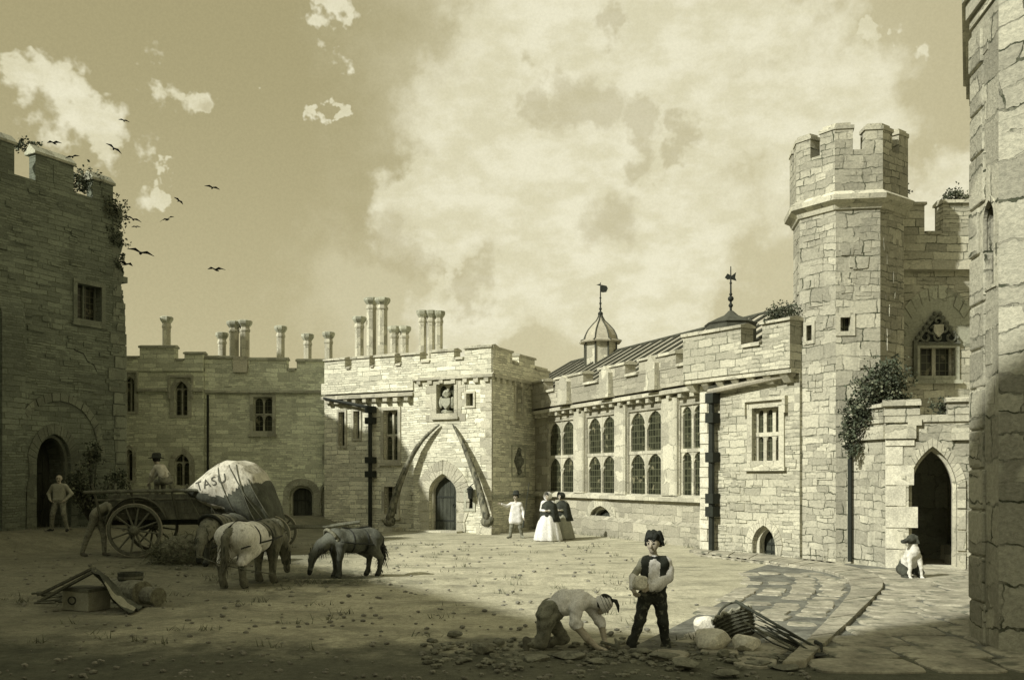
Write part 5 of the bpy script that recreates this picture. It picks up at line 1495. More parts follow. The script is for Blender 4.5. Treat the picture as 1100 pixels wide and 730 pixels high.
def make_kneeler():
    Y = 11.55; m = Y/FPX; u0, v0 = 610, 697.5
    base = Vector(((u0-U0)*m, Y, 0))
    t = thing('person', 'workman in a white shirt and striped cap kneeling on all fours over the stones', 'person', base)
    q = lambda u, v, y=0.0: Vector(((u-u0)*m, y, (v0-v)*m))
    SK, SH, TR, BO, HA = range(5)
    P = []
    # near leg: hip back, knee down, sole up behind
    P.append((q(586, 660, -.05), q(590, 655, .12), .115, .115, TR, .05)); P.append((q(588, 661, -.08), q(589, 662, .10), .125, .12, TR, .05))
    limb(P, [q(587, 664, -.10), q(581.5, 690, -.12)], [.115, .080], TR, .05)
    limb(P, [q(581, 690.5, -.12), q(570, 690.5, -.10)], [.075, .052], TR)
    shoe(P, q(569, 689, -.10), (.12, 0, -1), BO, .95, (1, 0, 0)); 
    limb(P, [q(590, 664, .10), q(606, 689, .14)], [.105, .072], TR, .05); limb(P, [q(606, 689.5, .14), q(594, 692, .14)], [.07, .05], TR)
    shoe(P, q(593, 691, .14), (-.9, 0, -.5), BO, .9)
    # shirt back
    limb(P, [q(594, 657, 0), q(606, 647.5, 0), q(622, 645.5, 0)], [.13, .145, .135], SH, .05)
    P.append((q(606, 652, -.06), q(622, 649, -.08), .11, .10, SH, .05)); P.append((q(606, 652, .06), q(622, 649, .08), .11, .10, SH, .05))
    P.append((q(593, 655, -.05), q(596, 659, -.05), .115, .11, TR, .02)); 
    limb(P, [q(630, 646, 0), q(640, 649.5, -.02)], [.085, .065], SH, .04)
    # near arm, sleeve rolled above the elbow
    limb(P, [q(618, 652, -.15), q(616.5, 668.5, -.20)], [.085, .066], SH, .03)
    P.append((q(615.5, 669, -.2), q(619.5, 671, -.21), .058, .056, SH, .01)); P.append((q(616.5, 666.5, -.2), q(620, 668.5, -.2), .066, .06, SH, .01))
    limb(P, [q(619, 671.5, -.21), q(629, 683, -.24), q(640, 693, -.25)], [.050, .046, .031], SK, .02)
    hand_prims(P, q(641, 693.3, -.25), (1, -.05, -.28), (.3, 0, -1), (.3, -1, .2), SK, 1.0, .8)
    # far arm
    limb(P, [q(634, 654, .10), q(644, 668, .02)], [.075, .060], SH, .03); P.append((q(644, 668, .02), q(646, 671.5, .0), .066, .062, SH, .01))
    limb(P, [q(646, 672, 0), q(649, 688, -.08)], [.045, .030], SK, .02)
    hand_prims(P, q(649.3, 689, -.09), (.5, -.3, -.8), (-.8, -.2, -.5), (.3, -.9, .2), SK, 1.0, 1.1)
    head_prims(P, q(647.5, 650.5, -.02), (.75, -.10, -.75), (.85, 0, .5), .95, SK, HA, 'short', HA)
    P.append((q(639, 649, -.02), q(644, 650, -.02), .055, .05, SK, .03))
    sdf_obj('body', P, [M['dskin'], M['shirt'], M['gtrous'], M['boot'], M['hair']], t, .0075, base, folds=[SH, TR], famp=.0055)
    # striped cap, hanging tassel
    c = base + q(648.5, 649, -.02); f = Vector((.78, -.1, .35)).normalized()
    a1 = f.cross(Vector((0, 1, 0))).normalized(); a2 = f.cross(a1)
    mb = MB(); prof = [(.108, -.055), (.118, -.03), (.114, .0), (.117, .005), (.100, .035), (.103, .042), (.082, .07), (.084, .076), (.055, .10), (.02, .108)]
    n = 20; vs = []; fs = []; mi = []
    for (r, h) in prof:
        for j in range(n):
            a = 2*math.pi*j/n; vs.append(c + f*h + (a1*math.cos(a)+a2*math.sin(a))*r)
    for i in range(len(prof)-1):
        for j in range(n):
            mb.I.append(1 if i in (2, 4, 6, 8) else 0); mb.F.append([i*n+j, i*n+(j+1) % n, (i+1)*n+(j+1) % n, (i+1)*n+j])
    mb.V = vs; mb.F.append([(len(prof)-1)*n+j for j in range(n)]); mb.I.append(1)
    cp = mb.build('cap', [M['shirt'], M['vest']], t, smooth=True)
    tb = MB(); p = c + f*.105
    tb.tube([p, p+Vector((.05, -.02, -.01)), p+Vector((.075, -.02, -.07)), p+Vector((.085, -.02, -.15))], [.02, .028, .022, .006], 8)
    tb.build('tassel', M['vest'], cp, smooth=True)
    # hammer, its head on the ground in front of him
    hb = base + q(653, 697, -.22)
    h = thing('mason_hammer', 'short-handled hammer held by the kneeling workman, head down on the stones', 'hammer', hb)
    mb = MB(); mb.tube([base+q(644, 688, -.16), base+q(661, 692, -.24)], [.016, .018], 8); mb.build('handle', M['wood'], h)
    mb = MB(); mb.tube([base+q(658, 683, -.24), base+q(661, 688, -.24), base+q(662, 694, -.24), base+q(659.5, 700, -.24)], [.012, .036, .036, .014], 8, flat=.8); mb.build('head', M['drock'], h)
make_kneeler()

def smock_man():
    Y = 33.3; m = Y/FPX; u0, v0 = 554, 577
    base = Vector(((u0-U0)*m, Y, 0))
    t = thing('person', 'man in a pale smock and dark hat pointing toward the porch door', 'person', base, None)
    q = lambda u, v, y=0.0: Vector(((u-u0)*m, y, (v0-v)*m))
    SK, SH, TR, HA = range(4); P = []
    limb(P, [q(551, 555), q(549.5, 566, -.03), q(548, 574.5)], [.10, .075, .055], TR); limb(P, [q(557.5, 555), q(559, 566), q(560.5, 574.5, .05)], [.10, .075, .055], TR)
    shoe(P, q(548, 574.6), (-.7, -.7, 0), TR); shoe(P, q(560.5, 574.6, .05), (.5, -.8, 0), TR)
    for k in (-.09, 0, .09): P.append((q(554, 559)+Vector((k*1.3, 0, 0)), q(554, 543.5)+Vector((k, 0, 0)), .135, .105, SH, .05))
    P.append((q(549.5, 541), q(558.5, 541), .075, .075, SH, .04))
    limb(P, [q(549, 541), q(544.5, 543.2, -.08), q(539, 541, -.22)], [.07, .058, .045], SH); hand_prims(P, q(538.6, 540.8, -.23), (-1, -.5, .15), (0, -.3, -1), (0, 0, 1), SK, 1, .2)
    limb(P, [q(559, 541.5), q(562, 549, 0), q(562.5, 555, -.15)], [.07, .058, .045], SH); hand_prims(P, q(562.6, 555.6, -.17), (.1, -.5, -.8), (1, 0, 0), (0, -1, .3), SK, 1, .9)
    P.append((q(554, 541), q(554, 537), .055, .05, SK, .03)); head_prims(P, q(554.2, 533, -.01), (-.6, -.8, 0), (0, 0, 1), 1.0, SK, HA)
    sdf_obj('body', P, [M['dskin'], M['shirt'], M['gtrous'], M['hair']], t, .014, base, folds=[SH, TR], famp=.004, fsc=.6)
    h = MB(); h.lathe([(.17, 0), (.19, .015), (.11, .03), (.105, .12), (.07, .16), (.01, .165)], base+q(554.4, 531)+Vector((0, 0, 0)), 14); h.build('hat', M['vest'], t, smooth=True)
    s = MB(); a, b = base+q(561.5, 566, -.2), base+q(568.5, 518, -.05); s.tube([a, a.lerp(b, .25), a.lerp(b, .26), b], [.035, .03, .018, .014], 8)
    g = s.build('long_staff', M['darkwood']); tag(g, 'long dark staff slanting over the shoulder of the man in the smock', 'staff')
smock_man()

def lady(u0, v0, Y, label, skirt, shawl, h=1.62, pale=True, face=(-.8, -.6, 0)):
    m = Y/FPX; base = Vector(((u0-U0)*m, Y, 0))
    t = thing('person', label, 'person', base)
    SK, DR, SHW, HA = range(4); P = []
    z = lambda f: h*f
    P.append(((0, 0, z(.56)), (0, 0, z(.66)), .12, .115, DR, .04)); P.append(((-.05, 0, z(.66)), (-.05, 0, z(.76)), .105, .10, DR, .04)); P.append(((.05, 0, z(.66)), (.05, 0, z(.76)), .105, .10, DR, .04))
    P.append(((-.14, 0, z(.80)), (.14, 0, z(.80)), .075, .075, DR, .04)); P.append(((0, 0, z(.62)), (0, 0, z(.1)), .10, .12, DR, .04))
    for k in (-1, 1):
        a = Vector((.17*k, 0, z(.79))); b = Vector((.22*k, -.02, z(.64))); c = Vector((.06*k-.05, -.22, z(.63)))
        limb(P, [a, b, c], [.068, .056, .042], DR); hand_prims(P, c, (-.7*k, -.5, 0), (0, 0, 1), (0, -1, 0), SK, .9, .6)
    P.append(((0, 0, z(.82)), (0, -.01, z(.88)), .05, .045, SK, .03)); head_prims(P, (0, -.01, z(.925)), face, (0, 0, 1), .92, SK, HA)
    sdf_obj('body', P, [M['skin'], M[skirt], M[shawl], M['hair']], t, .016, base)
    f = lambda a, k: .07*k*math.sin(9*a+1)+.04*k*math.sin(17*a)
    s = MB(); s.lathe([(.12, z(.64)), (.17, z(.60)), (.27, z(.50)), (.36, z(.34)), (.43, z(.16)), (.47, z(.03)), (.46, .012), (.30, .01)], base, 48, fold=lambda a, k: f(a, min(k*1.4, 1))); s.build('skirt', M[skirt], t, smooth=True)
    s = MB(); s.lathe([(.09, z(.845)), (.17, z(.82)), (.25, z(.76)), (.28, z(.66)), (.31, z(.52)), (.35, z(.40)), (.30, z(.395))], base+Vector((.03, .03, 0)), 40, fold=lambda a, k: .09*k*math.sin(7*a+2)+.22*k*k*max(0, math.cos(a-.5)), sy=.9); s.build('shawl', M[shawl], t, smooth=True)
    b = MB(); d = Vector(face).normalized(); c = base+Vector((0, 0, z(.945)))-d*.02; a1 = d.cross(Vector((0, 0, 1))).normalized(); a2 = a1.cross(d)
    n = 18; prof = [(.145, .10), (.132, .04), (.125, -.03), (.105, -.09), (.06, -.125), (.01, -.13)]; vs = [c + d*hh + (a1*math.cos(2*math.pi*j/n)+a2*math.sin(2*math.pi*j/n))*r for r, hh in prof for j in range(n)]
    b.add(vs, [(i*n+j, i*n+(j+1) % n, (i+1)*n+(j+1) % n, (i+1)*n+j) for i in range(len(prof)-1) for j in range(n)]); bo = b.build('bonnet', M['dress' if pale else 'shawl'], t, smooth=True)
lady(588.5, 580.5, 31.6, 'lady in a wide pale dress with a dark shawl beside the man in the smock', 'dress', 'shawl')
lady(602.5, 578.5, 32.5, 'lady in a dark cloak standing close behind the lady in the pale dress', 'gshirt', 'shawl', 1.6, False, (-.9, -.4, 0))

def doorway_man():
    base = Vector(((61-U0)/FPX*28.6, 28.6, 0)); base.z = gh(base.x, base.y)+.01
    base = Vector((-14.15, 29.1, 0)); base.z = gh(base.x, base.y) + .02
    t = thing('person', 'faint man in shirt sleeves striding out of the dark tower doorway', 'person', base)
    SK, SH, TR, HA = range(4); P = []
    limb(P, [(-.10, 0, .92), (-.17, -.10, .50), (-.25, .02, .08)], [.10, .075, .052], TR); limb(P, [(.10, 0, .92), (.19, -.12, .52), (.27, -.05, .08)], [.10, .075, .052], TR)
    shoe(P, (-.25, .02, .08), (-.4, -.9, 0), HA); shoe(P, (.27, -.05, .08), (.3, -.9, 0), HA)
    P.append(((-.08, 0, .93), (.08, 0, .93), .11, .11, TR, .05))
    for k in (-.08, 0, .08): P.append(((k, 0, 1.0), (k*1.2, 0, 1.36), .11, .105, SH, .05))
    P.append(((-.16, 0, 1.41), (.16, 0, 1.41), .07, .07, SH, .04))
    for k in (-1, 1):
        limb(P, [(.20*k, 0, 1.39), (.36*k, .05, 1.16), (.24*k, -.10, .98)], [.065, .055, .042], SH); hand_prims(P, (.24*k, -.11, .97), (-.6*k, -.4, -.5), (-k, 0, 0), (0, -1, .2), SK, 1, .8)
    P.append(((0, 0, 1.42), (0, -.01, 1.52), .055, .05, SK, .03)); head_prims(P, (0, -.02, 1.62), (.2, -1, -.1), (0, 0, 1), 1.05, SK, HA, 'none')
    sdf_obj('body', P, [M['dskin'], M['gshirt'], M['gtrous'], M['hair']], t, .016, base)
doorway_man()

# ================================================================== WAGON AND ITS LOAD
WY = 25.0
def wheel(parent, c, r, ax=(0, 1, 0), spokes=12):
    c = Vector(c); ax = Vector(ax).normalized(); a1 = Vector((0, 0, 1)); a2 = ax.cross(a1).normalized()
    m = MB(); n = 40; w = .05
    vs = []; 
    for j in range(n):
        a = 2*math.pi*j/n; d = a1*math.cos(a)+a2*math.sin(a)
        vs += [c+d*(r-.09)-ax*w, c+d*(r-.09)+ax*w, c+d*(r-.015)+ax*w, c+d*(r-.015)-ax*w]
    m.add(vs, [(4*j+k, 4*((j+1) % n)+k, 4*((j+1) % n)+(k+1) % 4, 4*j+(k+1) % 4) for j in range(n) for k in range(4)])
    wo = m.build('wheel', M['wood'], parent)
    m = MB(); vs = []
    for j in range(n):
        a = 2*math.pi*j/n; d = a1*math.cos(a)+a2*math.sin(a); e = w*.9
        vs += [c+d*(r-.016)-ax*e, c+d*(r-.016)+ax*e, c+d*r+ax*e, c+d*r-ax*e]
    m.add(vs, [(4*j+k, 4*((j+1) % n)+k, 4*((j+1) % n)+(k+1) % 4, 4*j+(k+1) % 4) for j in range(n) for k in range(4)]); m.build('tyre', M['lead'], wo)
    for j in range(spokes):
        a = 2*math.pi*(j+.3)/spokes; d = a1*math.cos(a)+a2*math.sin(a)
        m = MB(); m.tube([c+d*.08, c+d*(r-.08)], [.032, .022], 6); m.build('spoke', M['wood'], wo)
    m = MB(); m.tube([c-ax*.17, c-ax*.12, c+ax*.12, c+ax*.2, c+ax*.24], [.07, .12, .12, .085, .06], 14); m.build('hub', M['wood'], wo)
def wagon():
    m_ = WY/FPX
    base = Vector((-10.2, 25.4, 0))
    t = thing('farm_wagon', 'old open wooden farm wagon with spoked wheels and railed sides', 'wagon', base)
    ang = R(8); ca, sa = math.cos(ang), math.sin(ang)
    def W_(x, y, z): return base + Vector((x*ca - y*sa, x*sa + y*ca, z))
    axd = Vector((-sa, ca, 0))
    def bx(m, x0, x1, y0, y1, z0, z1): m.box8(W_(x0, y0, z0), W_(x1, y0, z0)-W_(x0, y0, z0), W_(x0, y1, z0)-W_(x0, y0, z0), Vector((0, 0, z1-z0)))
    xl, xr = -1.0, 3.35; yn, yf = -.10, 1.45
    m = MB(); bx(m, xl, xr, yn+.05, yf-.05, .98, 1.06); m.build('bed', M['wood'], t)
    for y in (yn, yf):
        m = MB()
        for k in range(4): bx(m, xl+.25, xr, y-.02+rnd.uniform(-.006, .006), y+.02, 1.0+.17*k, 1.155+.17*k)
        m.build('side_board', M['wood'], t)
    m = MB()
    for k in range(4): bx(m, xr-.02, xr+.02, yn+.03, yf-.03, 1.0+.17*k, 1.155+.17*k)
    m.build('front_board', M['wood'], t)
    for y, o in ((yn, -.32), (yf, .3)):
        m = MB()
        m.tube([W_(xl-.28, y+o, 1.74), W_(xr+.05, y+o, 1.82)], .045, 8); m.build('top_rail', M['wood'], t)
        m = MB(); m.tube([W_(xl-.1, y+o*.5, 1.52), W_(xr, y+o*.55, 1.58)], .032, 8); m.build('lower_rail', M['wood'], t)
        for x in (-1.05, -.1, .95, 1.9, 2.85):
            m = MB(); m.tube([W_(x+.12, y, 1.0), W_(x-.02, y+o*1.05, 1.95)], .034, 6); m.build('stake', M['wood'], t)
    # raised arch board over the wheel
    m = MB(); pts = [(.0+.80*math.cos(a)+.05, .76+.84*math.sin(a)) for a in np.linspace(R(20), R(170), 14)]
    for a, b in zip(pts[:-1], pts[1:]):
        m.box8(W_(a[0], yn-.34, a[1]), W_(b[0], yn-.34, b[1])-W_(a[0], yn-.34, a[1]), W_(a[0], yn-.04, a[1])-W_(a[0], yn-.34, a[1]), Vector((0, 0, .03)))
    m.build('wheel_guard', M['wood'], t)
    for (x, r) in ((.0, .72), (3.55, .55)):
        for y in (yn-.26, yf+.26): wheel(t, W_(x, y, r), r, axd, 12 if r > .6 else 10)
        m = MB(); m.tube([W_(x, yn-.3, r), W_(x, yf+.3, r)], .05, 8); bx(m, x-.08, x+.08, yn, yf, r+.04, .98); m.build('axle', M['darkwood'], t)
    for y in (.35, 1.0):
        m = MB(); m.tube([W_(xr, y, .75), W_(xr+1.6, y, .72), W_(xr+2.6, y+.1, .85)], .04, 8); m.build('shaft', M['wood'], t)
    m = MB(); bx(m, -.9, 3.3, .5, .62, .82, .975); bx(m, -.9, 3.3, .85, .97, .82, .975); m.build('chassis', M['darkwood'], t)
    # slack ropes at the side
    for x in (1.3, 1.75, 2.25):
        m = MB(); m.tube([W_(x, yn-.36, 1.85), W_(x+.25, yn-.2, 1.3), W_(x+.55, yn-.1, .75), W_(x+.8, yn-.05, .35)], .013, 5); m.build('rope', M['wood'], t)
    return W_
WW = wagon()

def sheet_load():
    """the sagging tarpaulin-covered load heaped over the wagon front"""
    Y = 25.2; m_ = Y/FPX
    def P_(u, v): return ((u-U0)*m_, EYE+(V0-v)*m_)
    top = [(192, 527), (204, 518), (216, 507), (228, 498), (238, 493), (249, 492.5), (261, 497), (273, 507), (282, 521), (289, 538), (293, 555), (294, 572)]
    bot = [(193, 530), (202, 534), (212, 540), (224, 546), (236, 551), (247, 556), (258, 561), (268, 565), (276, 569), (283, 573), (289, 577), (292, 580)]
    base = Vector((*P_(240, 560)[:1], Y+.6, 0)); base = Vector(((240-U0)*m_, Y+.7, 0))
    t = thing('tarpaulin', 'stencilled pale canvas sheet roped over a heaped load at the wagon front', 'tarpaulin', base)
    n = 72; m = MB(); rings = []
    def interp(L, f):
        x = f*(len(L)-1); i = min(int(x), len(L)-2); g = x-i; return (L[i][0]*(1-g)+L[i+1][0]*g, L[i][1]*(1-g)+L[i+1][1]*g)
    NS = 110
    from mathutils import noise as mn
    for i in range(NS):
        f = i/(NS-1)
        a = P_(*interp(top, f)); b = P_(*interp(bot, f))
        cx, cz = (a[0]+b[0])/2, (a[1]+b[1])/2; hx, hz = (a[0]-b[0])/2, (a[1]-b[1])/2
        dep = .10 + 1.0*math.sin(math.pi*min(1, f*1.15+.02))**.7 if f < .85 else .10+1.0*math.sin(math.pi*min(1, .85*1.15+.02))**.7
        dep = max(.12, .12 + .95*math.sin(math.pi*(.08+.80*f))**.8)
        ring = []
        for j in range(n):
            an = 2*math.pi*j/n; c, s = math.cos(an), math.sin(an)
            c2 = math.copysign(abs(c)**.8, c); s2 = math.copysign(abs(s)**.75, s)
            p = Vector((cx + hx*c2, Y + .75 + dep*s2, cz + hz*c2))
            fold = .035*math.sin(5*an + 9*f) + .08*mn.noise(Vector((f*4, c*1.3, s*1.3))) + .02*mn.noise(Vector((f*14, c*3, s*3)))
            p += Vector((hx*c2, dep*s2, hz*c2)).normalized() * fold * min(1, 5*f)
            ring.append(p)
        rings.append(ring)
    vs = [v for r in rings for v in r]; m.V = vs
    for i in range(NS-1):
        for j in range(n):
            m.F.append([i*n+j, i*n+(j+1) % n, (i+1)*n+(j+1) % n, (i+1)*n+j])
            f = i/NS; an = (j+.5)/n      # 0 = top, .75 = near side
            side = min(abs(an-0), abs(an-1))     # distance from the crown line
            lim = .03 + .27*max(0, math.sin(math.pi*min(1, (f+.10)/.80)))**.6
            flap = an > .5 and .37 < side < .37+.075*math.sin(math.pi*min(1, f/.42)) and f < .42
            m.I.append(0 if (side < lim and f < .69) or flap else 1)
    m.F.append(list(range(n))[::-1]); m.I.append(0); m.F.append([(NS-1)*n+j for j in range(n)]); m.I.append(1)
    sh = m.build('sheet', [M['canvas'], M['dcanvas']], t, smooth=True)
    bv = BVHTree.FromPolygons([v for v in vs], [tuple(f) for f in m.F])
    # stencilled letters laid onto the cloth
    tc = bpy.data.curves.new('letters', 'FONT'); tc.body = 'TASU'; tc.size = .56; tc.space_character = 1.15
    to = bpy.data.objects.new('letters', tc); COL.objects.link(to)
    dg = bpy.context.evaluated_depsgraph_get(); tm = bpy.data.meshes.new_from_object(to.evaluated_get(dg))
    bpy.data.objects.remove(to)
    bmm = bmesh.new(); bmm.from_mesh(tm); bmesh.ops.subdivide_edges(bmm, edges=bmm.edges, cuts=2); bmesh.ops.triangulate(bmm, faces=bmm.faces)
    x0, z0 = P_(212, 527.5); rot = R(17); lm = MB(); ok = True; vv = []
    for v in bmm.verts:
        x = v.co.x*.62; z = v.co.y*.62
        p = Vector((x0 + x*math.cos(rot) - z*math.sin(rot), Y-3, z0 + x*math.sin(rot) + z*math.cos(rot)))
        hit = bv.ray_cast(p, Vector((0, 1, 0)))
        vv.append((hit[0] + Vector((0, -.012, .004))) if hit[0] else Vector((p.x, Y+.2, p.z)))
    lm.add(vv, [[v.index for v in f.verts] for f in bmm.faces]); bmm.free()
    lm.build('lettering', M['ink'], sh, keep=True)
    # ropes drawn over the sheet
    rm = MB()
    for (ua, va, ub, vb) in ((243, 492, 290, 566), (254, 497, 282, 575), (232, 496, 262, 566), (268, 512, 293, 560)):
        pts = []
        for k in range(15):
            f = k/14; x, z = P_(ua+(ub-ua)*f, va+(vb-va)*f+1); h_ = bv.ray_cast(Vector((x, Y-3, z-.02)), Vector((0, 1, 0)))
            if h_[0]: pts.append(h_[0]+Vector((0, -.015, 0)))
        if len(pts) > 2: rm.tube(pts, .016, 5)
    rm.build('rope', M['wood'], t)
sheet_load()

def wagon_man():
    Y = 25.6; m = Y/FPX; u0, v0 = 172, 518
    base = Vector(((u0-U0)*m, Y, EYE+(V0-v0)*m-.02))
    t = thing('person', 'man in a pale shirt and dark round hat seated on the wagon rail', 'person', base)
    q = lambda u, v, y=0.0: Vector(((u-u0)*m, y, (v0-v)*m))
    SK, SH, TR, HA = range(4); P = []
    P.append((q(176.5, 514, 0), q(179, 514.5, .16), .125, .12, TR, .05)); P.append((q(175, 512, 0), q(177, 511, .1), .12, .12, TR, .05))
    limb(P, [q(178, 516, .0), q(164, 517, .30), q(163, 530, .36)], [.10, .078, .06], TR); limb(P, [q(180, 515.5, .14), q(169, 517, .44), q(168, 530, .5)], [.10, .078, .06], TR)
    for k in (-.02, .10, .2): P.append((q(176, 510, k), q(171.5, 502, k), .11, .108, SH, .05))
    P.append((q(169, 500.5, -.04), q(171, 500, .2), .072, .072, SH, .04))
    limb(P, [q(167.5, 501, -.04), q(163, 509, -.02), q(160, 516, .08)], [.068, .058, .045], SH); hand_prims(P, q(159.6, 516.6, .09), (-.6, .3, -.6), (0, 0, -1), (0, -1, 0), SK, 1, .6)
    limb(P, [q(171, 501, .24), q(164, 508, .30), q(157, 516, .3)], [.068, .058, .045], SH); hand_prims(P, q(156.5, 516.5, .3), (-.6, .3, -.6), (0, 0, -1), (0, -1, 0), SK, 1, .6)
    P.append((q(169, 499, .08), q(167.5, 496, .08), .055, .05, SK, .03)); head_prims(P, q(166.7, 492.6, .08), (-.6, .8, -.2), (0, 0, 1), 1.0, SK, HA)
    sdf_obj('body', P, [M['dskin'], M['canvas'], M['gtrous'], M['hair']], t, .014, base)
    h = MB(); h.lathe([(.20, 0), (.22, .012), (.125, .04), (.12, .12), (.09, .155), (.01, .16)], base+q(166.5, 491.2, .08), 16, shear=(.12, 0)); h.build('hat', M['vest'], t, smooth=True)
wagon_man()
def stooping_man():
    Y = 25.3; m = Y/FPX; u0, v0 = 101, 593
    base = Vector(((u0-U0)*m, Y, 0)); t = thing('person', 'man bent double with his head and arms inside the back of the wagon', 'person', base)
    q = lambda u, v, y=0.0: Vector(((u-u0)*m, y, (v0-v)*m+.0))
    SK, SH, TR, BO, HA = range(5); P = []
    limb(P, [q(101.5, 553), q(95, 570, -.02), q(88.5, 588, 0)], [.115, .082, .056], TR); limb(P, [q(104, 553, .16), q(109, 570, .14), q(109.5, 588, .16)], [.115, .08, .056], TR)
    shoe(P, q(88.5, 589, 0), (.9, -.3, 0), BO); shoe(P, q(109.5, 589, .16), (.95, -.2, 0), BO)
    P.append((q(101.5, 550, 0), q(103, 550, .15), .13, .13, TR, .05))
    for k in (-.03, .08, .18): P.append((q(104, 546, k), q(116, 538.5, k), .125, .12, SH, .06))
    P.append((q(119, 538, -.06), q(119, 538, .22), .075, .075, SH, .04))
    limb(P, [q(119, 539, -.09), q(124, 548, -.10), q(129, 554, 0)], [.07, .06, .045], SH); limb(P, [q(119, 539, .24), q(125, 548, .2), q(130, 553, .1)], [.07, .06, .045], SH)
    hand_prims(P, q(129.5, 554.5, 0), (1, 0, -.4), (0, 0, -1), (0, -1, 0), SK, 1, .7); hand_prims(P, q(130.5, 553.5, .1), (1, 0, -.4), (0, 0, -1), (0, -1, 0), SK, 1, .7)
    P.append((q(121, 539, .08), q(124, 541, .08), .055, .05, SK, .03)); head_prims(P, q(127, 543.5, .08), (.7, 0, -.7), (.7, 0, .7), 1.0, SK, HA)
    sdf_obj('body', P, [M['dskin'], M['gshirt'], M['gtrous'], M['boot'], M['hair']], t, .015, base)
stooping_man()

def heap(name, label, cat, c, r, sc, n, mat, core='hay'):
    t = thing(name, label, cat, c)
    m = MB(); c = Vector(c); m.ico(c+Vector((0, 0, r*sc[2]*.35)), r*.82, 3, sc, .12, seed=8); m.build('heap', M[core], t, smooth=True)
    s = MB()
    for _ in range(n):
        d = Vector((rnd.gauss(0, 1), rnd.gauss(0, 1), abs(rnd.gauss(0, .8)))).normalized()
        p = c + Vector((d.x*r*sc[0], d.y*r*sc[1], d.z*r*sc[2]))*rnd.uniform(.8, 1.05) + Vector((0, 0, .05))
        a = Vector((rnd.gauss(0, 1), rnd.gauss(0, 1), rnd.gauss(0, .7))).normalized(); L = rnd.uniform(.12, .38); w = Vector((rnd.gauss(0, 1), rnd.gauss(0, 1), rnd.gauss(0, 1))).normalized()*.009
        b = p+a*L*.5+Vector((0, 0, .04)); e = p+a*L
        s.add([p-w, p+w, b+w, e, b-w], [(0,1,2,4),(4,2,3)])
    s.build('straw', M['leaf2'], t, keep=True, uv=False)
heap('hay_heap', 'heap of tangled hay on the ground between wagon and white horse', 'hay', ((202-U0)/FPX*23.3, 23.3, 0), .85, (1.1, .8, .72), 1800, 'hay')

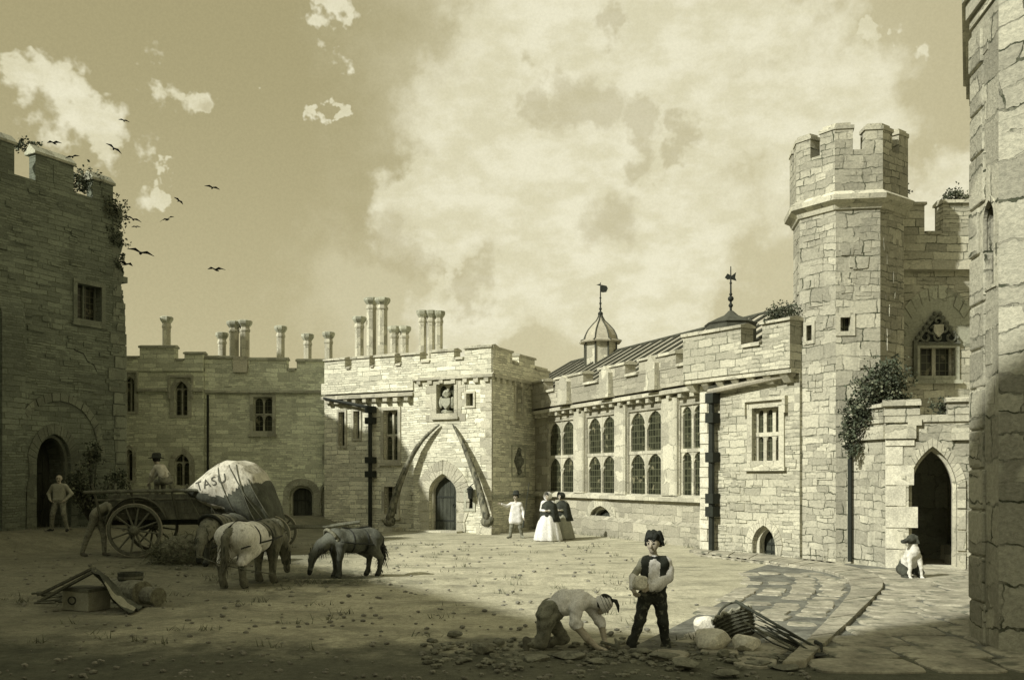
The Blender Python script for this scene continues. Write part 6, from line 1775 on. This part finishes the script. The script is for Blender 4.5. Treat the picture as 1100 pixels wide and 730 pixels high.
# ================================================================== HORSES
YS = 1.25
def strands(m, P0, P1, n, L, w=.007, drop=1.0, spread=.06):
    for _ in range(n):
        f = rnd.random(); p = Vector(P0).lerp(Vector(P1), f) + Vector([rnd.gauss(0, spread*.35) for _ in range(3)])
        l = L*rnd.uniform(.6, 1.1); d = Vector((rnd.gauss(0, .25), rnd.gauss(0, .25), -drop)).normalized(); k = d.cross(Vector((rnd.gauss(0, 1), rnd.gauss(0, 1), 0))).normalized()*w
        q = p+d*l*.5+Vector((rnd.gauss(0, .015), rnd.gauss(0, .015), 0)); m.add([p-k, p+k, q+k, p+d*l, q-k], [(0,1,2,4),(4,2,3)])
def horse(name, label, pos, heading, sc, mats, white_rump=False, collar='hay'):
    t = thing(name, label, 'horse', pos)
    BO, FO, LE, MA, EYE_ = range(5); P = []
    P += [((-.50, 0, 1.02), (0, 0, .96), .30, .31, BO, .1), ((-.58, .10, 1.06), (-.50, .10, .98), .20, .24, BO, .08), ((-.58, -.10, 1.06), (-.50, -.10, .98), .20, .24, BO, .08),
          ((0, 0, .97), (.42, 0, .98), .31, .27, FO, .1), ((.30, 0, 1.16), (.45, 0, 1.08), .15, .20, FO, .08), ((.48, 0, .92), (.56, 0, .98), .23, .20, FO, .08),
          ((.50, 0, 1.10), (.88, 0, .88), .225, .17, FO, .08), ((.88, 0, .88), (1.10, 0, .66), .17, .125, FO, .06),
          ((1.10, 0, .66), (1.16, 0, .52), .105, .10, FO, .04), ((1.16, 0, .52), (1.22, 0, .24), .09, .055, FO, .03), ((1.22, 0, .24), (1.235, 0, .18), .062, .055, MA, .02)]
    for k in (-1, 1):
        P += [((1.07, .055*k, .72), (1.03, .075*k, .84), .032, .008, FO, .01), ((1.17, .075*k, .50), (1.18, .08*k, .50), .016, .015, EYE_, .002)]
        fx = .05*k
        limb(P, [(.44, .15*k, .90), (.44+fx, .17*k, .50)], [.17, .082], FO, .06); limb(P, [(.44+fx, .17*k, .50), (.43+fx, .17*k, .16)], [.076, .054], LE, .02)
        limb(P, [(.43+fx, .17*k, .16), (.47+fx, .17*k, .07)], [.062, .072], LE, .02); P.append(((.47+fx, .17*k, .06), (.50+fx, .17*k, .035), .062, .062, EYE_, .01))
        hx = -.06*k
        limb(P, [(-.56, .14*k, 1.0), (-.44+hx, .17*k, .76), (-.70+hx, .16*k, .50)], [.24, .175, .082], BO, .06); limb(P, [(-.70+hx, .16*k, .50), (-.66+hx, .16*k, .16)], [.076, .054], LE, .02)
        limb(P, [(-.66+hx, .16*k, .16), (-.62+hx, .16*k, .07)], [.062, .072], LE, .02); P.append(((-.62+hx, .16*k, .06), (-.59+hx, .16*k, .035), .062, .062, EYE_, .01))
    P += [((-.78, 0, 1.16), (-.90, 0, 1.0), .05, .065, MA, .03), ((-.90, 0, 1.0), (-.92, 0, .62), .07, .055, MA, .03), ((-.92, 0, .62), (-.90, .01, .34), .055, .02, MA, .03), ((-.91, .03, .9), (-.95, .04, .42), .035, .02, MA, .02), ((-.91, -.03, .9), (-.93, -.05, .45), .035, .02, MA, .02)]
    for i in range(11):
        f = i/10; x = .45+.62*f; z = 1.28-.50*f**1.15
        P.append(((x, -.02, z), (x+.02, -.13-.02*math.sin(i*2), z-.22-.05*math.sin(i*3)), .035, .014, MA, .012)); P.append(((x, .02, z), (x+.02, .12, z-.16), .03, .014, MA, .012))
    P.append(((1.10, 0, .74), (1.17, 0, .60), .035, .02, MA, .015))
    sdf_obj('body', P, [M[x] for x in mats], t, .016, pos, heading, sc, folds=[BO, FO], famp=.0035, fsc=.55, ysc=YS)
    ch, sh = math.cos(heading), math.sin(heading)
    def Wd(x, y, z): return Vector(pos) + Vector(((x*ch-y*YS*sh)*sc, (x*sh+y*YS*ch)*sc, z*sc))
    m = MB(); c = Vector((.60, 0, 1.06)); ax = Vector((.80, 0, -.45)).normalized(); a1 = Vector((0, 1, 0)); a2 = ax.cross(a1)
    pts = [Wd(*(c + a1*.235*math.cos(a) + a2*.265*math.sin(a))) for a in np.linspace(0, 2*math.pi, 21)]
    m.tube(pts, .045*sc, 8); m.build('collar', M[collar], t, smooth=True)
    m = MB()
    for xx, rr in ((.12, .325), (-.30, .325)):
        m.tube([Wd(xx, rr*math.cos(a), .965+rr*math.sin(a)) for a in np.linspace(R(-60), R(240), 18)], .022*sc, 5, flat=.5)
    for k in (-1, 1):
        m.tube([Wd(.5, .29*k, .98), Wd(.1, .345*k, .93), Wd(-.4, .34*k, .88), Wd(-.85, .27*k, .8)], .018*sc, 5)
    m.tube([Wd(.3, 0, 1.34), Wd(0, 0, 1.29), Wd(-.5, 0, 1.34), Wd(-.8, 0, 1.2)], .02*sc, 5)
    m.build('harness', M['harness'], t)
    m = MB()
    for y in (-.10, .10): strands(m, Wd(.45, y, 1.27), Wd(1.05, y, .82), 150, .30, .008)
    strands(m, Wd(1.10, 0, .77), Wd(1.18, 0, .60), 40, .16, .006); m.build('mane', M[mats[3]], t, keep=True, uv=False)
    m = MB(); strands(m, Wd(-.88, 0, 1.05), Wd(-.93, 0, .55), 130, .42, .008, 1.0, .08); m.build('tail_hair', M[mats[3]], t, keep=True, uv=False)
    m = MB()
    for k in (-1, 1):
        for (x, y) in ((.43+.05*k, .17*k), (-.66-.06*k, .16*k)): strands(m, Wd(x, y-.04, .20), Wd(x, y+.04, .16), 34, .12, .006, 1.0, .07)
    strands(m, Wd(-.45, 0, .68), Wd(.40, 0, .68), 60, .08, .006); m.build('shaggy_hair', M[mats[2]], t, keep=True, uv=False)
    m = MB()
    m.tube([Wd(1.15, .105, .60), Wd(1.21, .08, .33), Wd(1.21, -.08, .33), Wd(1.15, -.105, .60), Wd(1.10, -.09, .70), Wd(1.06, 0, .78), Wd(1.10, .09, .70), Wd(1.15, .105, .60)], .012*sc, 5); m.build('bridle', M['harness'], t)
horse('cart_horse', 'white-rumped cart horse seen from behind with its head down, right of the hay heap', (-5.15, 18.5, 0), R(70), .97, ('whorse', 'ghorse', 'ghorse', 'ghorse', 'hair'))
horse('cart_horse', 'small dark cart horse grazing side-on with head to the left, rightmost of the team', (-3.42, 19.9, 0), R(218), .80, ('dhorse', 'dhorse', 'dhorse', 'hair', 'hair'))
horse('cart_horse', 'shaggy dark cart horse facing the viewer with lowered head, beside the hay heap', (-7.15, 22.9, 0), R(262), .95, ('dhorse', 'ghorse', 'dhorse', 'hair', 'hair'), collar='harness')
def rein():
    m = MB(); a, b = gp(236, 612) + Vector((0, 0, .55)), gp(281, 622) + Vector((0, 0, .3))
    m.tube([Vector((-6.1, 18.0, .62)), Vector((-5.6, 17.75, .48)), Vector((-5.0, 17.6, .38)), Vector((-4.5, 17.6, .30))], .012, 5)
    tag(m.build('trace_rope', M['wood']), 'slack pale rope trailing behind the white-rumped horse', 'rope')
rein()

# ================================================================== DOG
def dog():
    pos = gp(981, 622); pos.y += .0
    t = thing('dog', 'white-chested dog with a dark head sitting by the open doorway', 'dog', pos)
    C, D = 0, 1; P = []
    P += [((0, .02, .62), (.02, .22, .34), .15, .17, C, .06), ((.02, .26, .30), (.02, .34, .24), .19, .16, D, .06), ((0, -.02, .62), (-.01, .0, .78), .12, .095, C, .05),
          ((-.01, .0, .80), (-.03, -.02, .90), .09, .08, D, .04), ((-.02, -.02, .93), (-.09, -.04, .925), .105, .095, D, .03), ((-.14, -.06, .90), (-.32, -.10, .865), .070, .045, D, .02), ((-.335, -.10, .885), (-.355, -.10, .885), .022, .02, D, .005)]
    for k in (-1, 1):
        P += [((-.0+.02*k, .0-.085*k, .97), (.03+.02*k, .0-.13*k, .83), .040, .022, D, .01)]
        P += [((.01+.11*k, -.02, .52), (.02+.14*k, -.06, .26), .07, .042, C, .04), ((.02+.14*k, -.06, .26), (.02+.15*k, -.07, .06), .04, .032, C, .02), ((.02+.15*k, -.07, .035), (.02+.15*k, -.13, .03), .04, .035, C, .015)]
        P += [((.02+.15*k, .24, .22), (.02+.20*k, .06, .15), .13, .09, D, .05), ((.02+.20*k, .10, .07), (.02+.2*k, -.06, .04), .05, .04, D, .02)]
    P += [((.05, .42, .10), (.2, .62, .05), .035, .02, D, .03)]
    sdf_obj('body', P, [M['dogcoat'], M['ddog']], t, .012, pos, R(10), .92, folds=[C, D], famp=.004)
dog()

# ================================================================== STONES, BASKET AND TOOLS
def rock(u, v, w, h, label, mat='rock', group=None, flat=1.0, seed=None, yaw=0):
    p = gp(u, v+h*.35); m_ = p.y/FPX; r = w*m_/2
    mb = MB(); mb.ico(Vector((p.x, p.y, h*m_*.42)), 1.0, 3, (r, r*.8, h*m_*.5/1.0), .05, seed=seed or rnd.randrange(999), planes=14)
    o = mb.build('loose_stone', M[mat], smooth=False)
    tag(o, label, 'stone', group); o.data.polygons.foreach_set('use_smooth', [True]*len(o.data.polygons))
    md = o.modifiers.new('edge', 'EDGE_SPLIT'); md.split_angle = R(24)
    return o
G = 'stones dug up in the foreground'
rock(757, 672, 27, 21, 'pale upright stone, leftmost and rearmost by the tipped basket', mat='palerock', group=G, seed=3)
rock(766, 688, 48, 28, 'largest pale boulder in front of the tipped basket', mat='palerock', group=G, seed=5)
rock(801, 692, 33, 23, 'rounded pale stone right of the largest boulder', mat='palerock', group=G, seed=8)
rock(777, 701, 15, 12, 'small grey stone below the largest pale boulder', 'drock', group=G, seed=9)
rock(736, 713, 36, 13, 'broad grey slab stone right of the boy at the bottom edge', 'drock', group=G, seed=12)
rock(714, 704, 34, 9, 'flat paving stone under the right foot of the boy', 'drock', group=G, seed=14)
rock(690, 699, 30, 8, 'flat paving stone between the feet of the boy', 'drock', group=G, seed=15)
rock(518, 697, 28, 15, 'rounded grey boulder left of the kneeling workman', 'drock', group=G, seed=16)
rock(536, 690, 16, 10, 'small pointed stone touching the rounded grey boulder', 'drock', group=G, seed=17)
rock(531, 704, 13, 7, 'pebble just below the rounded grey boulder', 'drock', group=G, seed=18)
rock(488, 681, 20, 8, 'flat stone, farthest back of the left scatter', 'drock', group=G, seed=19)
rock(465, 688, 14, 7, 'flat stone, leftmost of the scatter', 'drock', group=G, seed=20)
rock(482, 691, 14, 5, 'thin stone in the middle of the left scatter', 'drock', group=G, seed=21)
rock(500, 708, 15, 6, 'low stone nearest the bottom edge of the left scatter', 'drock', group=G, seed=22)
rock(612, 704, 44, 9, 'long kerb stone under the hands of the kneeling workman', 'drock', group=G, seed=23)
rock(575, 707, 36, 8, 'long kerb stone under the knee of the kneeling workman', 'drock', group=G, seed=24)
rock(642, 709, 26, 7, 'flat slab below the hammer of the kneeling workman', 'drock', group=G, seed=25)
rock(815, 712, 30, 7, 'sunken slab below the shafts of the tools', 'drock', group=G, seed=26)
rock(845, 716, 34, 6, 'sunken slab nearest the bottom right of the diggings', 'drock', group=G, seed=27)
rock(780, 722, 34, 7, 'sunken slab at the bottom edge below the pale stones', 'drock', group=G, seed=28)
def rubble():
    m = MB()
    for _ in range(420):
        u = rnd.uniform(455, 880); v = rnd.gauss(704, 9)
        if v < 684 or v > 728: continue
        p = gp(u, v); s = rnd.uniform(.015, .055); m.ico((p.x, p.y, s*.3), s, 1, (1.3, 1, .6), .3, seed=rnd.randrange(9999), planes=4)
    tag(m.build('rubble', M['drock']), 'small broken stones and clods strewn round the diggings', 'rubble', kind='stuff')
rubble()
def basket():
    c = gp(795, 689) + Vector((0, .30, .21))
    t = thing('wicker_basket', 'dark wicker basket tipped on its side behind the pale stones', 'basket', (c.x, c.y, 0))
    ax = Vector((-.30, .38, .90)).normalized(); a1 = ax.cross(Vector((0, 0, 1))).normalized(); a2 = a1.cross(ax)
    def ring(r, h, n=26, wav=0): return [c + ax*h + (a1*math.cos(2*math.pi*j/n)+a2*math.sin(2*math.pi*j/n))*(r+wav*(1 if j % 2 else -1)) for j in range(n)]
    m = MB(); n = 26
    prof = [(.15, -.22), (.19, -.18), (.23, -.09), (.25, 0.0), (.262, .06), (.262, .10), (.235, .10), (.22, 0.0), (.17, -.15), (.02, -.16)]
    vs = []
    for r, h in prof: vs += ring(r, h)
    m.add(vs, [(i*n+j, i*n+(j+1) % n, (i+1)*n+(j+1) % n, (i+1)*n+j) for i in range(len(prof)-1) for j in range(n)] + [tuple(range(n))]); m.build('basket_body', M['wicker'], t)
    m = MB()
    for k in range(7): 
        h = -.20+k*.045; r = .165+.095*((h+.22)/.32)**.6+.012; q = ring(r, h, 26, .009); m.tube(q+[q[0]], .014, 5)
    m.build('weave', M['wicker'], t)
    m = MB(); q = ring(.262, .105, 40, 0); m.tube([p+ax*.02*math.sin(i*2.2) for i, p in enumerate(q)]+[q[0]], .024, 6); 
    m.build('rim', M['gshirt'], t)
    m = MB(); m.tube([c + ax*(.10+.15*math.sin(a)) + a2*.25*math.cos(a) for a in np.linspace(0, math.pi, 14)], .018, 6); m.build('handle', M['wicker'], t)
basket()
def tools():
    a, b = gp(879, 700)+Vector((0, 0, .04)), Vector(((790-U0)/FPX*12.1, 12.1, EYE+(V0-645)/FPX*12.1))
    t = thing('pickaxe', 'pickaxe with a long dark shaft leaning over the tipped basket', 'pickaxe', (a.x, a.y, 0))
    m = MB(); m.tube([a, b], [.016, .022], 8); m.build('shaft', M['darkwood'], t)
    m = MB(); h = a+Vector((.0, 0, .02)); m.tube([h+Vector((-.05, -.28, .0)), h+Vector((0, -.1, .05)), h+Vector((.0, .1, .05)), h+Vector((.05, .28, -.02))], [.008, .024, .024, .008], 6); m.build('head', M['iron'], t)
    a, b = gp(880, 703)+Vector((0, -.05, .03)), Vector(((800-U0)/FPX*11.6, 11.6, EYE+(V0-668)/FPX*11.6))
    t = thing('long_shovel', 'long-handled shovel lying beside the pickaxe with its pale shaft low', 'shovel', (a.x, a.y, 0))
    m = MB(); m.tube([a+Vector((-.25, 0, .02)), b], [.014, .017], 8); m.build('shaft', M['wood'], t)
    st = MB()
    for k in range(9):
        p = gp(rnd.uniform(858, 882), rnd.uniform(690, 706)); r_ = Vector(((rnd.uniform(806, 826)-U0)/FPX*12.0, 12.0, rnd.uniform(.12, .36))); st.tube([p+Vector((0, 0, .03)), (p+r_)/2+Vector((rnd.uniform(-.05, .05), 0, rnd.uniform(-.02, .05))), r_], [.013, .012, .007], 5)
    tag(st.build('stick_bundle', M['darkwood']), 'loose bundle of dark sticks heaped beneath the pickaxe shaft', 'sticks', kind='stuff')
    m = MB(); d = (a-b).normalized(); s = d.cross(Vector((0, 0, 1))).normalized()
    o = a+Vector((-.25, 0, .02)); m.prism([[(-.03, 0), (-.10, .05), (-.11, .24), (0, .32), (.11, .24), (.10, .05), (.03, 0)]], lambda x, y, z: Vector((o.x, o.y, o.z)) + s*x + Vector((d.x, d.y, 0)).normalized()*y + Vector((0, 0, z-.3*x*x-y*.05)), 0, .008); m.build('blade', M['iron'], t)
tools()

# ------------------------------------------------------------------ pile at the left foreground
def left_pile():
    c = gp(86, 655); k = c.y/FPX
    Z = lambda u, v, dy=0: Vector(((u-U0)*(c.y+dy)/FPX, c.y+dy, EYE+(V0-v)*(c.y+dy)/FPX))
    t = thing('wooden_chest', 'small pale wooden chest half covered by a dark cloth at lower left', 'chest', c)
    m = MB(); a = gp(67, 654); b = gp(95, 656.5); a.z = b.z = 0; d = (b-a); n = Vector((-d.y, d.x, 0)).normalized()*.42
    m.box8(a, d, n, Vector((0, 0, .30))); bo = m.build('box', M['gshirt'], t)
    m = MB(); m.box8(a-d*.02-n*.03+Vector((0, 0, .303)), d*1.04, n*1.06, Vector((0, 0, .05))); m.build('lid', M['wood'], t)
    m = MB(); p = a+d*.42-n.normalized()*.02+Vector((0, 0, .20)); m.tube([p+Vector((.06*math.cos(x), -.01, .06*math.sin(x)-.04)) for x in np.linspace(0, 6.28, 12)], .012, 5); m.build('handle', M['iron'], t)
    for i, (p, q, lab) in enumerate(((Z(40, 640, .1), Z(99, 611, .1), 'upper long plank sloping up onto the wooden chest at lower left'), (Z(44, 645, -.1), Z(101, 614, -.1), 'lower long plank sloping up onto the wooden chest at lower left'))):
        m = MB(); dd = q-p; s = dd.cross(Vector((0, 1, 0))).normalized()*.035; m.box8(p, dd, Vector((0, .16, 0)), s)
        tag(m.build('plank', M['wood']), lab, 'plank', 'planks on the left pile')
    # draped cloth sloping off to the right
    m = MB(); P0 = [(98, 613), (107, 620), (114, 632), (121, 643), (131, 650), (142, 657)]; P1 = [(104, 611), (116, 620), (124, 630), (133, 642), (146, 648), (157, 651)]
    from mathutils import noise as mn
    g = [[None]*9 for _ in range(16)]
    for i in range(16):
        f = i/15*5; ii = min(int(f), 4); gg = f-ii
        for j in range(9):
            w = j/8; A = Z(P0[ii][0]*(1-gg)+P0[ii+1][0]*gg, P0[ii][1]*(1-gg)+P0[ii+1][1]*gg, -.45); B = Z(P1[ii][0]*(1-gg)+P1[ii+1][0]*gg, P1[ii][1]*(1-gg)+P1[ii+1][1]*gg, .35)
            p = A.lerp(B, w) + Vector((0, 0, .05*math.sin(w*12+f) + .06*mn.noise(Vector((f, w*3, 1))))); p.z = max(p.z, .03); g[i][j] = p
    m.V = [p for r in g for p in r]+[p-Vector((0, 0, .02)) for r in g for p in r]
    for i in range(15):
        for j in range(8):
            a0 = i*9+j; m.F.append([a0, a0+1, a0+10, a0+9]); m.I.append(1 if j in (1, 2) and i > 3 else 0); m.F.append([a0+144, a0+153, a0+154, a0+145]); m.I.append(0)
    tag(m.build('ground_cloth', [M['dcanvas'], M['gshirt']], smooth=True, keep=True), 'dark crumpled cloth trailing off the wooden chest at lower left', 'cloth')
    # tub, two log ends, sticks
    c2 = gp(127, 650)+Vector((0, .5, 0)); t = thing('wooden_tub', 'small dark wooden tub standing behind the crumpled cloth', 'tub', c2)
    m = MB(); m.lathe([(.17, 0), (.21, .5), (.18, .5), (.15, .08), (.01, .08)], c2, 16); m.build('staves', M['darkwood'], t); m = MB(); m.lathe([(.187, .1), (.195, .14), (.18, .14)], c2, 16); m.lathe([(.21, .4), (.215, .44), (.2, .44)], c2, 16); m.build('hoop', M['wood'], t)
    for (u, v, r, L, lab) in ((153, 649, .20, .85, 'larger sawn log lying right of the crumpled cloth'), (170, 650.5, .155, .4, 'shorter sawn log at the right end of the left pile')):
        p = gp(u, v); q = p+Vector((-L*.8, L*.6, 0)); t = thing('sawn_log', lab, 'log', p, 'sawn logs on the left pile')
        m = MB(); m.tube([p+Vector((0, 0, r)), q+Vector((0, 0, r))], [r, r*.95], 14); m.build('bark', M['gtrous'], t); m = MB(); dd = (p-q).normalized(); m.tube([p+Vector((0, 0, r))+dd*.001, p+Vector((0, 0, r))+dd*.012], r*.9, 14); m.build('sawn_end', M['rock' if 0 else 'hay'], t)
    m = MB()
    for k in range(14):
        p = gp(rnd.uniform(34, 66), rnd.uniform(641, 650)); a = rnd.uniform(-.5, .5); m.tube([p+Vector((0, 0, .04+.02*(k % 4))), p+Vector((math.cos(a)*.5, math.sin(a)*.5, .07+.03*(k % 3)))], [.022, .016], 6)
    tag(m.build('stick_bundle', M['wood']), 'loose sticks at the foot of the planks, far lower left', 'sticks', kind='stuff')
left_pile()
def pebbles():
    m = MB()
    for _ in range(1000):
        y = 9.8 + 22*rnd.random()**1.6; x = rnd.uniform(-.56, .5)*y
        if x > 3.2 and y > 9 : continue
        s = rnd.uniform(.008, .03)*(1+y/40); m.ico((x, y, gh(x, y)+.004), s, 1, (1.3, 1, .7), .4, seed=rnd.randrange(999))
    tag(m.build('pebbles', M['pebble'], uv=False), 'small pebbles and grit scattered over the trodden earth', 'pebbles', kind='stuff')
    g = MB()
    spots = [(FGP.P(q, 0, .25), 1) for q in np.arange(.2, FGP.L, .35)] + [(FH.P(q, 0, .25), 1) for q in np.arange(2, FH.L, .3)] + [(FW.P(q, 0, .1), 1) for q in np.arange(0, FW.L, .3)] + [(FLT.P(q, 0, .3), 1) for q in np.arange(4, 13.4, .3)] + [(Vector((rnd.uniform(-9, 3), rnd.uniform(11, 30), 0)), 0) for _ in range(120)]
    for p, wl in spots:
        if wl and rnd.random() < .45: continue
        for _ in range(rnd.randrange(5, 16)):
            b = Vector((p.x+rnd.gauss(0, .10), p.y-abs(rnd.gauss(0, .06)), 0)); b.z = gh(b.x, b.y); L = rnd.uniform(.06, .22)*(1 if wl else .6)
            tpt = b+Vector((rnd.gauss(0, .06), rnd.gauss(0, .06), L)); k = Vector((rnd.gauss(0, 1), rnd.gauss(0, 1), 0)).normalized()*.009
            g.add([b-k, b+k, tpt], [(0,1,2)])
    tag(g.build('grass', M['leaf2'], keep=True, uv=False), 'thin weeds along the foot of the walls and in the yard', 'grass', kind='stuff')
pebbles()
def straw_litter():
    m = MB()
    for _ in range(2600):
        c = rnd.choice(((330, 618, 60, 7), (290, 622, 60, 8), (170, 606, 60, 8), (365, 622, 40, 5)))
        p = gp(rnd.gauss(c[0], c[2]*.6), max(575, rnd.gauss(c[1], c[3]*.7)))
        a = rnd.uniform(0, 6.28); L = rnd.uniform(.08, .28); d = Vector((math.cos(a), math.sin(a), 0)); w = Vector((-d.y, d.x, 0))*.009; z = Vector((0, 0, .012+gh(p.x, p.y)+rnd.random()*.025))
        m.add([p+z-w, p+z+w, p+z+w+d*L, p+z-w+d*L], [(0,1,2,3)])
    tag(m.build('straw_litter', M['leaf2'], keep=True, uv=False), 'straw scattered on the ground round the horses', 'straw', kind='stuff')
straw_litter()

# ================================================================== BIRDS
def bird(u, v, span, bank, yaw, label, Y=30):
    p = Vector(((u-U0)/FPX*Y, Y, EYE+(V0-v)/FPX*Y)); s = span*.68
    Mx = Matrix.Rotation(yaw, 3, 'Z') @ Matrix.Rotation(bank, 3, 'Y')
    t = thing('rook', label, 'bird', p, 'rooks wheeling beside the ruined tower')
    m = MB(); m.tube([p+Mx@Vector(q) for q in ((0, -.30*s*1.3, 0), (0, -.2*s, .01), (0, .1*s, 0), (0, .42*s, 0))], [.01, .10*s, .12*s, .05*s], 7, flat=.7); m.build('body', M['plume'], t)
    for k in (-1, 1):
        m = MB(); pts = [(0, -.12*s, .03), (.42*k*s, -.22*s, .26*s), (1.0*k*s, .08*s, .08*s), (.5*k*s, .16*s, .16*s), (0, .16*s, .03)]
        a = [p+Mx@Vector(q) for q in pts]; b = [x+Vector((0, 0, -.012)) for x in a]
        m.add(a+b, [(0,1,3,4),(1,2,3),(5,9,8,6),(6,8,7),(0,5,6,1),(1,6,7,2),(2,7,8,3),(3,8,9,4)]); m.build('wing', M['plume'], t)
bl = [(151, 272, .62, .2, .4, 'large rook nearest the tower edge, low and gliding level'), (135, 284, .5, 0, 1.2, 'rook half against the tower wall, lowest on the left'),
      (232, 290, .50, .1, -.3, 'rook flying lowest and farthest right over the chimneys'), (180, 236, .42, -.5, .9, 'rook banking in the middle of the flock'),
      (143, 236, .38, .3, .2, 'rook at the tower edge level with the middle of the flock'), (228, 202, .36, .1, .5, 'rook highest on the right of the flock'),
      (192, 216, .28, .4, 1.0, 'small rook up and left of the highest right-hand one'), (133, 130, .26, .2, .1, 'small rook highest of all above the tower'),
      (122, 160, .40, .5, .5, 'rook just above the bushy tower corner'), (58, 154, .40, .1, -.2, 'rook above the middle merlon of the dark tower'),
      (78, 169, .32, -.3, .4, 'rook landing on the merlon of the dark tower'), (146, 244, .22, 0, 0, 'tiny rook directly under the one at the tower edge')]
for b in bl: bird(*b)
